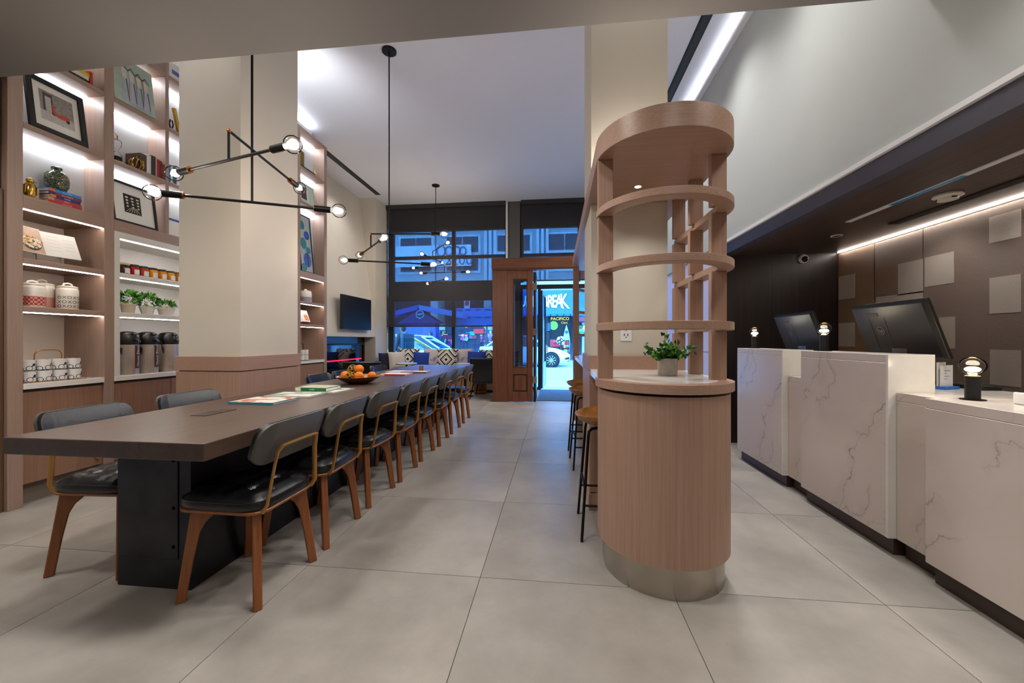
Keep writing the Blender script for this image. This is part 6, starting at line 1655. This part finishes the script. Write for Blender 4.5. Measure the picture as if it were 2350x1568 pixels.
# goods and signs along the shop fronts
def stall(u, v0, v1, w_, Yp, col, label, nm='display_rack', emis=None):
    a, b = PY(u, v0, Yp), PY(u, v1, Yp)
    t = thing(nm, label, 'display', (a.x, Yp, ZG+0.08))
    m_ = emit('glow_' + col.strip('#'), col, emis) if emis else plain('goods_' + col.strip('#'), col, 0.6, var=0.3, vscale=5)  # some goods panels glow: extra brightness put into their colour
    MB().box(a.x-w_/2, a.x+w_/2, Yp+0.02, Yp+0.12, b.z, a.z).build('panel', m_, t, bevel=0.01)
    if not emis or emis < 0.7:
        pal = ['#f0f2f4', '#f07ab0', '#58c8e8', col, '#e8e050', '#e04038', '#b890e8', col, '#60c070']
        nz = max(2, int((a.z-b.z)/0.16)); nx = max(2, int(w_/0.16))
        for i in range(nx):
            for j in range(nz):
                if random.random() < 0.2: continue
                cw, ch = w_/nx, (a.z-b.z)/nz; cc = random.choice(pal)
                m2 = plain('item_' + cc.strip('#'), cc, 0.5); gx_, gz_ = a.x-w_/2+cw*(i+0.5+random.uniform(-0.2, 0.2)), b.z+ch*(j+0.5+random.uniform(-0.2, 0.2)); sx_, sz_ = cw*random.uniform(0.25, 0.7), ch*random.uniform(0.25, 0.7)
                if random.random() < 0.5: MB().sphere((gx_, Yp-0.02, gz_), 1.0, 10, 6, (sx_, 0.05, sz_)).build('item', m2, t, True)
                else: MB().obox((gx_, Yp-0.01-0.03*random.random(), gz_), (1, 0, random.uniform(-0.4, 0.4)), (0, 1, 0), (random.uniform(-0.4, 0.4), 0, 1), sx_, 0.03, sz_).build('item', m2, t)
    MB().box(a.x-w_/2-0.04, a.x+w_/2+0.04, Yp+0.12, Yp+0.18, b.z-0.05, a.z+0.05).build('frame', plain('rack_dark', '#22242c', 0.5), t)
    for s_ in (-1, 1): MB().box(a.x+s_*w_*0.4-0.03, a.x+s_*w_*0.4+0.03, Yp+0.12, Yp+0.18, ZG+0.08, b.z).build('leg', plain('rack_dark', '#22242c', 0.5), t)
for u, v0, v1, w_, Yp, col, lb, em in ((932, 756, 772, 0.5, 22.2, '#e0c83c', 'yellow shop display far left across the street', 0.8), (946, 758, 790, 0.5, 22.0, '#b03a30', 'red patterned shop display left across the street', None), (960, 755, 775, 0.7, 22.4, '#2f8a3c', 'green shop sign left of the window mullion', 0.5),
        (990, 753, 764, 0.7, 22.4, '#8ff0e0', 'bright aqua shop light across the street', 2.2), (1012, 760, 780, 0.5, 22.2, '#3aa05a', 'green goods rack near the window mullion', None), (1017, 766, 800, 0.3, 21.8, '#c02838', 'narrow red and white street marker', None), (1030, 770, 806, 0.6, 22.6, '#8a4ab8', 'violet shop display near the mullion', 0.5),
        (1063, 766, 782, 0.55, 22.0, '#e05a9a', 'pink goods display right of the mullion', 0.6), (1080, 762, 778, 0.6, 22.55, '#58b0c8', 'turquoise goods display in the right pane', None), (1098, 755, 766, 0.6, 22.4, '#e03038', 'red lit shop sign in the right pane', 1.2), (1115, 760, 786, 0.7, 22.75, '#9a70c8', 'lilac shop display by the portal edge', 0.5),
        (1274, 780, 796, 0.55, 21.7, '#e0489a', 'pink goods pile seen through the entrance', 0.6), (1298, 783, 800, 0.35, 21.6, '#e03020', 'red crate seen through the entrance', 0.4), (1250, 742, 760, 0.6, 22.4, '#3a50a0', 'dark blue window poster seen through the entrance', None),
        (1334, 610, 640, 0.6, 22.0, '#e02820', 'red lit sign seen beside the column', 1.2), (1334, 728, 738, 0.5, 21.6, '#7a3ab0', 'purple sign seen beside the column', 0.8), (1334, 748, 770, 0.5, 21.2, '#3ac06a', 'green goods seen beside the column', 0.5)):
    stall(u, v0, v1, w_, Yp, col, lb, emis=em)
p = PY(1287, 782, 21.3)
t = thing('football_sign', 'round black and white ball sign seen through the entrance', 'sign', (p.x, 21.3, ZG))
MB().sphere((p.x, 21.3, p.z), 0.24, 18, 12).build('ball', two_tone('ball_pattern', '#16161a', '#eef0f2', 'voronoi', 4.0, 0.4, 0.12), t, True)
MB().tube([(p.x, 21.3, p.z-0.23), (p.x, 21.3, ZG+0.08)], 0.03, 8).build('pole', plain('dark_post', '#2a3038', 0.6), t, True)
MB().lathe([(0.2, 0), (0.2, 0.03), (0.03, 0.05)], 16, (p.x, 21.3, ZG+0.08)).build('base', plain('dark_post', '#2a3038', 0.6), t, True)

# ------------------------------------------------------------------ cars
def car(loc, label, paint):
    """nose towards +X, origin under the middle of the car"""
    t = thing('car', label, 'car', (0, 0, 0), group='cars in the street')
    st = [(-2.15, 0.42, 0.78, 0.70), (-2.05, 0.30, 0.95, 0.82), (-1.5, 0.22, 1.00, 0.88), (-0.5, 0.20, 0.98, 0.89), (0.6, 0.20, 0.96, 0.89), (1.1, 0.20, 0.93, 0.88), (1.6, 0.22, 0.84, 0.86), (2.0, 0.25, 0.70, 0.78), (2.2, 0.34, 0.58, 0.60)]
    mb = MB(); n = 10; vs_ = []
    for x, zb, zt, hw in st:
        zm = (zb+zt)/2
        vs_ += [(x, -hw*0.90, zb), (x, -hw, zb+0.12), (x, -hw, zm), (x, -hw*0.97, zt-0.07), (x, -hw*0.85, zt), (x, hw*0.85, zt), (x, hw*0.97, zt-0.07), (x, hw, zm), (x, hw, zb+0.12), (x, hw*0.90, zb)]
    fs = []
    for i in range(len(st)-1):
        for k in range(n): fs.append((i*n+k, i*n+(k+1) % n, (i+1)*n+(k+1) % n, (i+1)*n+k))
    fs += [tuple(reversed(range(n))), tuple(range((len(st)-1)*n, len(st)*n))]
    mb.add(vs_, fs).build('body', paint, t, True)
    gp = [(-1.75, 0.98, 0.78), (-1.05, 1.40, 0.64), (-0.3, 1.46, 0.62), (0.3, 1.42, 0.62), (1.15, 0.92, 0.78)]
    def gh(ins, dz):
        v = []
        for x, z, hw in gp: v += [(x, -0.80+ins, 0.90), (x, -hw+ins, z+dz), (x, hw-ins, z+dz), (x, 0.80-ins, 0.90)]
        f = []
        for i in range(len(gp)-1):
            for k in range(3): f.append((i*4+k, i*4+k+1, (i+1)*4+k+1, (i+1)*4+k))
        f += [(0, 1, 2, 3), tuple(16+k for k in (3, 2, 1, 0))]
        return v, f
    v, f = gh(0.0, 0.0); MB().add(v, f).build('greenhouse_glass', plain('car_glass', '#20303c', 0.06), t, True)
    rf = [(-1.15, 1.385, 0.66), (-0.3, 1.472, 0.635), (0.3, 1.432, 0.635), (0.42, 1.37, 0.65)]
    vv = []
    for x, z, hw in rf: vv += [(x, -hw, z), (x, hw, z), (x, hw, z+0.02), (x, -hw, z+0.02)]
    ff = []
    for i in range(3):
        for k in range(4): ff.append((i*4+k, i*4+(k+1) % 4, (i+1)*4+(k+1) % 4, (i+1)*4+k))
    ff += [(0, 1, 2, 3), (15, 14, 13, 12)]
    MB().add(vv, ff).build('roof', paint, t)
    for s_ in (-1, 1):
        for a, b in (((-1.15, 1.39, 0.65), (-1.72, 0.98, 0.79)), ((-0.30, 1.46, 0.63), (-0.30, 0.95, 0.82)), ((0.36, 1.40, 0.645), (1.12, 0.93, 0.79))):
            MB().tube([(a[0], s_*a[2], a[1]), (b[0], s_*b[2], b[1])], 0.035, 6).build('pillar', paint, t)
        hl = MB().slab([(1.86, s_*0.80, 0.66), (2.12, s_*0.66, 0.55), (2.05, s_*0.68, 0.66), (1.82, s_*0.79, 0.76)], (0.02, s_*0.03, 0)).build('headlight', plain('headlight', '#dfe8f0', 0.1), t)
        MB().slab([(1.95, s_*0.80, 0.36), (2.16, s_*0.64, 0.36), (2.14, s_*0.66, 0.48), (1.98, s_*0.79, 0.44)], (0.02, s_*0.03, 0)).build('fog_vent', M_BLACK, t)
        for xw in (-1.33, 1.33):
            MB().lathe([(0.40, 0.0), (0.40, 0.02), (0.0001, 0.02)], 24).xf(Matrix.Translation((xw, s_*0.875, 0.33)) @ Matrix.Rotation(-s_*PI/2, 4, 'X')).build('wheel_arch', M_BLACK, t)
            w_ = MB().lathe([(0.22, -0.09), (0.31, -0.10), (0.33, -0.07), (0.33, 0.07), (0.31, 0.10), (0.22, 0.09), (0.22, -0.09)], 28).xf(Matrix.Translation((xw, s_*0.84, 0.33)) @ Matrix.Rotation(-s_*PI/2, 4, 'X')).build('tyre', plain('tyre_rubber', '#1a1b1e', 0.8), t, True)
            MB().lathe([(0.23, 0.04), (0.235, 0.085), (0.215, 0.09), (0.20, 0.05), (0.0001, 0.045)], 28).xf(Matrix.Translation((xw, s_*0.84, 0.33)) @ Matrix.Rotation(-s_*PI/2, 4, 'X')).build('rim', M_STEEL, w_, True)
            for k in range(10):
                a = 2*PI*k/10
                MB().obox((xw + 0.12*math.cos(a), s_*0.922, 0.33 + 0.12*math.sin(a)), (math.cos(a), 0, math.sin(a)), (-math.sin(a), 0, math.cos(a)), (0, 1, 0), 0.10, 0.012, 0.008).build('spoke', plain('alloy', '#d5dade', 0.3, 0.6), w_)
    MB().box(2.10, 2.20, -0.35, 0.35, 0.40, 0.50).build('grille', M_BLACK, t)
    t.location = loc
    return t
M_CARW = plain('car_white', '#f0f2f4', 0.2, coat=0.5); M_CARY = plain('car_yellow', '#e6b422', 0.25, coat=0.5)
fwp = PZ(1265, 843.5, ZG)
car((fwp.x - 1.33, fwp.y + 0.9, ZG), 'white car seen through the open entrance', M_CARW)
car((-5.75, 16.0, ZG), 'white car seen in the right pane of the street window', M_CARW)
car((-5.65, 13.2, ZG), 'yellow taxi seen low in the left pane of the street window', M_CARY)

# ------------------------------------------------------------------ people on the sidewalk
def person(loc, rz, label, shirt, pants, hair, skin='#a87a5e', pack=None, h=1.72, stride=0.16):
    t = thing('person', label, 'person', (0, 0, 0))
    k = h/1.72
    # joints: x right, y forward, z up
    J = {'pel': (0, 0, 0.94), 'bel': (0, 0.01, 1.08), 'che': (0, 0.0, 1.28), 'nek': (0, 0.0, 1.43), 'hdb': (0, 0.02, 1.50),
         'shl': (-0.17, 0, 1.38), 'ell': (-0.24, -0.06, 1.12), 'wrl': (-0.24, 0.08, 0.90), 'pal': (-0.235, 0.12, 0.83),
         'shr': (0.17, 0, 1.38), 'elr': (0.24, 0.03, 1.12), 'wrr': (0.23, 0.20, 0.96), 'par': (0.225, 0.26, 0.91),
         'hil': (-0.09, 0, 0.90), 'knl': (-0.095, stride*0.9, 0.50), 'anl': (-0.095, stride*0.9, 0.09), 'tol': (-0.10, stride*0.9+0.15, 0.035),
         'hir': (0.09, 0, 0.90), 'knr': (0.095, -stride*0.1, 0.50), 'anr': (0.095, -stride*1.3, 0.12), 'tor': (0.10, -stride*1.3+0.15, 0.035)}
    Rr = {'pel': (0.15, 0.11), 'bel': (0.14, 0.10), 'che': (0.165, 0.11), 'nek': (0.06, 0.06), 'hdb': (0.055, 0.055), 'shl': (0.065,)*2, 'ell': (0.045,)*2, 'wrl': (0.03,)*2, 'pal': (0.038, 0.02),
          'shr': (0.065,)*2, 'elr': (0.045,)*2, 'wrr': (0.03,)*2, 'par': (0.038, 0.02), 'hil': (0.095,)*2, 'knl': (0.06,)*2, 'anl': (0.042,)*2, 'tol': (0.045, 0.03), 'hir': (0.095,)*2, 'knr': (0.06,)*2, 'anr': (0.042,)*2, 'tor': (0.045, 0.03)}
    E = [('pel', 'bel'), ('bel', 'che'), ('che', 'nek'), ('nek', 'hdb'), ('che', 'shl'), ('shl', 'ell'), ('ell', 'wrl'), ('wrl', 'pal'), ('che', 'shr'), ('shr', 'elr'), ('elr', 'wrr'), ('wrr', 'par'),
         ('pel', 'hil'), ('hil', 'knl'), ('knl', 'anl'), ('anl', 'tol'), ('pel', 'hir'), ('hir', 'knr'), ('knr', 'anr'), ('anr', 'tor')]
    def skin_mesh(J, Rr, E, root, name, m, sub=2):
        ks = list(J); me = bpy.data.meshes.new(name)
        me.from_pydata([tuple(Vector(J[q])*k) for q in ks], [(ks.index(a), ks.index(b)) for a, b in E], [])
        o = bpy.data.objects.new(name, me); COL.objects.link(o)
        md = o.modifiers.new('skin', 'SKIN'); md.use_smooth_shade = True
        for i, q in enumerate(ks):
            sv = me.skin_vertices[0].data[i]; sv.radius = tuple(r_*k for r_ in Rr[q]); sv.use_root = (q == root)
        s = o.modifiers.new('sub', 'SUBSURF'); s.levels = sub; s.render_levels = sub
        bpy.context.view_layer.update()
        dg = bpy.context.evaluated_depsgraph_get()
        out = bpy.data.meshes.new_from_object(o.evaluated_get(dg))
        bpy.data.objects.remove(o)
        out.materials.clear(); out.materials.append(m)
        ob = bpy.data.objects.new(name, out); COL.objects.link(ob); ob.parent = t
        return ob
    SK = plain('skin_' + skin.strip('#'), skin, 0.55)
    sm, pmn = plain('cloth_' + shirt.strip('#'), shirt, 0.85), plain('cloth_' + pants.strip('#'), pants, 0.85)
    # hands: five fingers each, rooted in the palm
    for s_, pw in ((-1, 'pal'), (1, 'par')):
        p = Vector(J[pw]); d = (p - Vector(J['wr' + pw[-1]])).normalized()
        for q in range(4):
            o = (q-1.5)*0.019; ln = (0.065, 0.078, 0.072, 0.055)[q]
            J['f%s%d' % (pw, q)] = tuple(p + d*0.035 + Vector((0, o*0.4, 0)) + Vector((0, 0, 1)).cross(d)*o*0); Rr['f%s%d' % (pw, q)] = (0.009, 0.009)
        side = Vector((0, 1, 0)) - d*d.y
        side.normalize()
        for q in range(4):
            o = (q-1.5)*0.019; ln = (0.065, 0.078, 0.072, 0.055)[q]
            a, b, c = 'f%s%d' % (pw, q), 'g%s%d' % (pw, q), 'h%s%d' % (pw, q)
            J[a] = tuple(p + d*0.03 + side*o); J[b] = tuple(p + d*(0.03+ln*0.5) + side*o); J[c] = tuple(p + d*(0.03+ln*0.9) + side*o - Vector((s_*0.012, 0, 0)))
            for z in (a, b, c): Rr[z] = (0.009, 0.009)
            E += [(pw, a), (a, b), (b, c)]
        a, b = 'th' + pw, 'tg' + pw
        J[a] = tuple(p + side*0.045 + d*0.01); J[b] = tuple(p + side*0.06 + d*0.045); Rr[a] = Rr[b] = (0.0095, 0.0095); E += [(pw, a), (a, b)]
    body = skin_mesh(J, Rr, E, 'pel', 'body', SK)
    # clothes are slightly larger shells over the same skeleton
    up = ['pel', 'bel', 'che', 'nek', 'shl', 'ell', 'shr', 'elr', 'wrl', 'wrr']
    JJ = {q: J[q] for q in up}; JJ['nek'] = (0, 0, 1.40); JJ['wrl'] = tuple(Vector(J['ell']).lerp(Vector(J['wrl']), 0.9)); JJ['wrr'] = tuple(Vector(J['elr']).lerp(Vector(J['wrr']), 0.9))
    RR = {q: tuple(x*1.13 + 0.004 for x in Rr[q]) for q in up}
    skin_mesh(JJ, RR, [e for e in E if e[0] in up and e[1] in up], 'pel', 'shirt', sm)
    lo = ['pel', 'hil', 'knl', 'anl', 'hir', 'knr', 'anr']
    JJ = {q: J[q] for q in lo}; RR = {q: tuple(x*1.12 + 0.006 for x in Rr[q]) for q in lo}
    skin_mesh(JJ, RR, [e for e in E if e[0] in lo and e[1] in lo], 'pel', 'trousers', pmn)
    for q, w_ in (('an', 'l'), ('an', 'r')):
        a, b = Vector(J['an'+w_])*k, Vector(J['to'+w_])*k
        MB().sphere((a+b)/2 + Vector((0, 0, -0.015)), 0.10, 12, 8, (0.55, 1.35, 0.5)).build('shoe', plain('shoe_dark', '#1d1d22', 0.6), t, True)
    hc = Vector((0, 0.035, 1.605))*k
    hd = MB().sphere(hc, 0.105*k, 20, 14, (0.76, 0.94, 1.12))
    hd.lathe([(0.012, 0), (0.016, 0.02), (0.0001, 0.045)], 8, (0, 0, 0))
    nv = len(hd.v) - 24
    for i in range(nv, len(hd.v)):
        x, y, z = hd.v[i]; hd.v[i] = (hc.x + x, hc.y + 0.088*k + y*0.8, hc.z - 0.025 + z)
    hdo = hd.build('head', SK, t, True)
    for s_ in (-1, 1):
        MB().sphere(hc + Vector((s_*0.033, 0.088, 0.008)), 0.011, 8, 6).build('eye', INK, hdo, True)
        MB().sphere(hc + Vector((s_*0.081, 0.0, -0.005)), 0.024, 8, 6, (0.35, 0.8, 1.2)).build('ear', SK, hdo, True)
    MB().sphere(hc + Vector((0, 0.085, -0.058)), 0.022, 8, 6, (1, 0.4, 0.3)).build('mouth', plain('lip', '#7a4038', 0.5), hdo, True)
    hm = MB().sphere(hc + Vector((0, -0.014, 0.018)), 0.113*k, 18, 12, (0.80, 0.92, 1.08))
    hm.f = [f for f in hm.f if not (sum(hm.v[i][1] for i in f)/4 > hc.y + 0.035 and sum(hm.v[i][2] for i in f)/4 < hc.z + 0.055)]
    hm.build('hair', plain('hair_' + hair.strip('#'), hair, 0.7), t, True)
    if pack:
        pk = MB().prism(rrect(-0.19, 0.19, -0.34, -0.12, 0.06), 0.92*k, 1.44*k).build('backpack', plain('pack_' + pack.strip('#'), pack, 0.7), t, True, bevel=0.03, seg=2)
        MB().box(-0.14, 0.14, -0.39, -0.335, 0.98*k, 1.20*k).build('backpack_pocket', plain('pack_' + pack.strip('#'), pack, 0.7), pk, True, bevel=0.02, seg=2)
        for s_ in (-1, 1):
            MB().tube([(s_*0.11, -0.14, 1.42*k), (s_*0.12, 0.0, 1.47*k), (s_*0.13, 0.14, 1.36*k), (s_*0.14, 0.10, 1.12*k), (s_*0.14, -0.10, 1.02*k)], 0.016, 6).build('backpack_strap', plain('pack_' + pack.strip('#'), pack, 0.7), pk, True)
    t.location = loc; t.rotation_euler = (0, 0, rz)
    return t
pp = PY(926, 800, 11.2)
person((pp.x, 11.2, ZG+0.06), math.radians(50), 'pedestrian with a large dark teal backpack close outside the window', '#08262e', '#0e151d', '#120e0c', pack='#06242c', h=1.66)
pp = PY(990, 800, 20.3)
person((pp.x, 20.3, ZG), math.radians(80), 'pedestrian in a light blue top left of the window mullion', '#5aa0d8', '#2a4a7a', '#2a1c14')
pp = PY(1014, 800, 21.1)
person((pp.x, 21.1, ZG+0.08), math.radians(-95), 'pedestrian in dark clothes near the window mullion', '#22283a', '#1a2030', '#14100e')
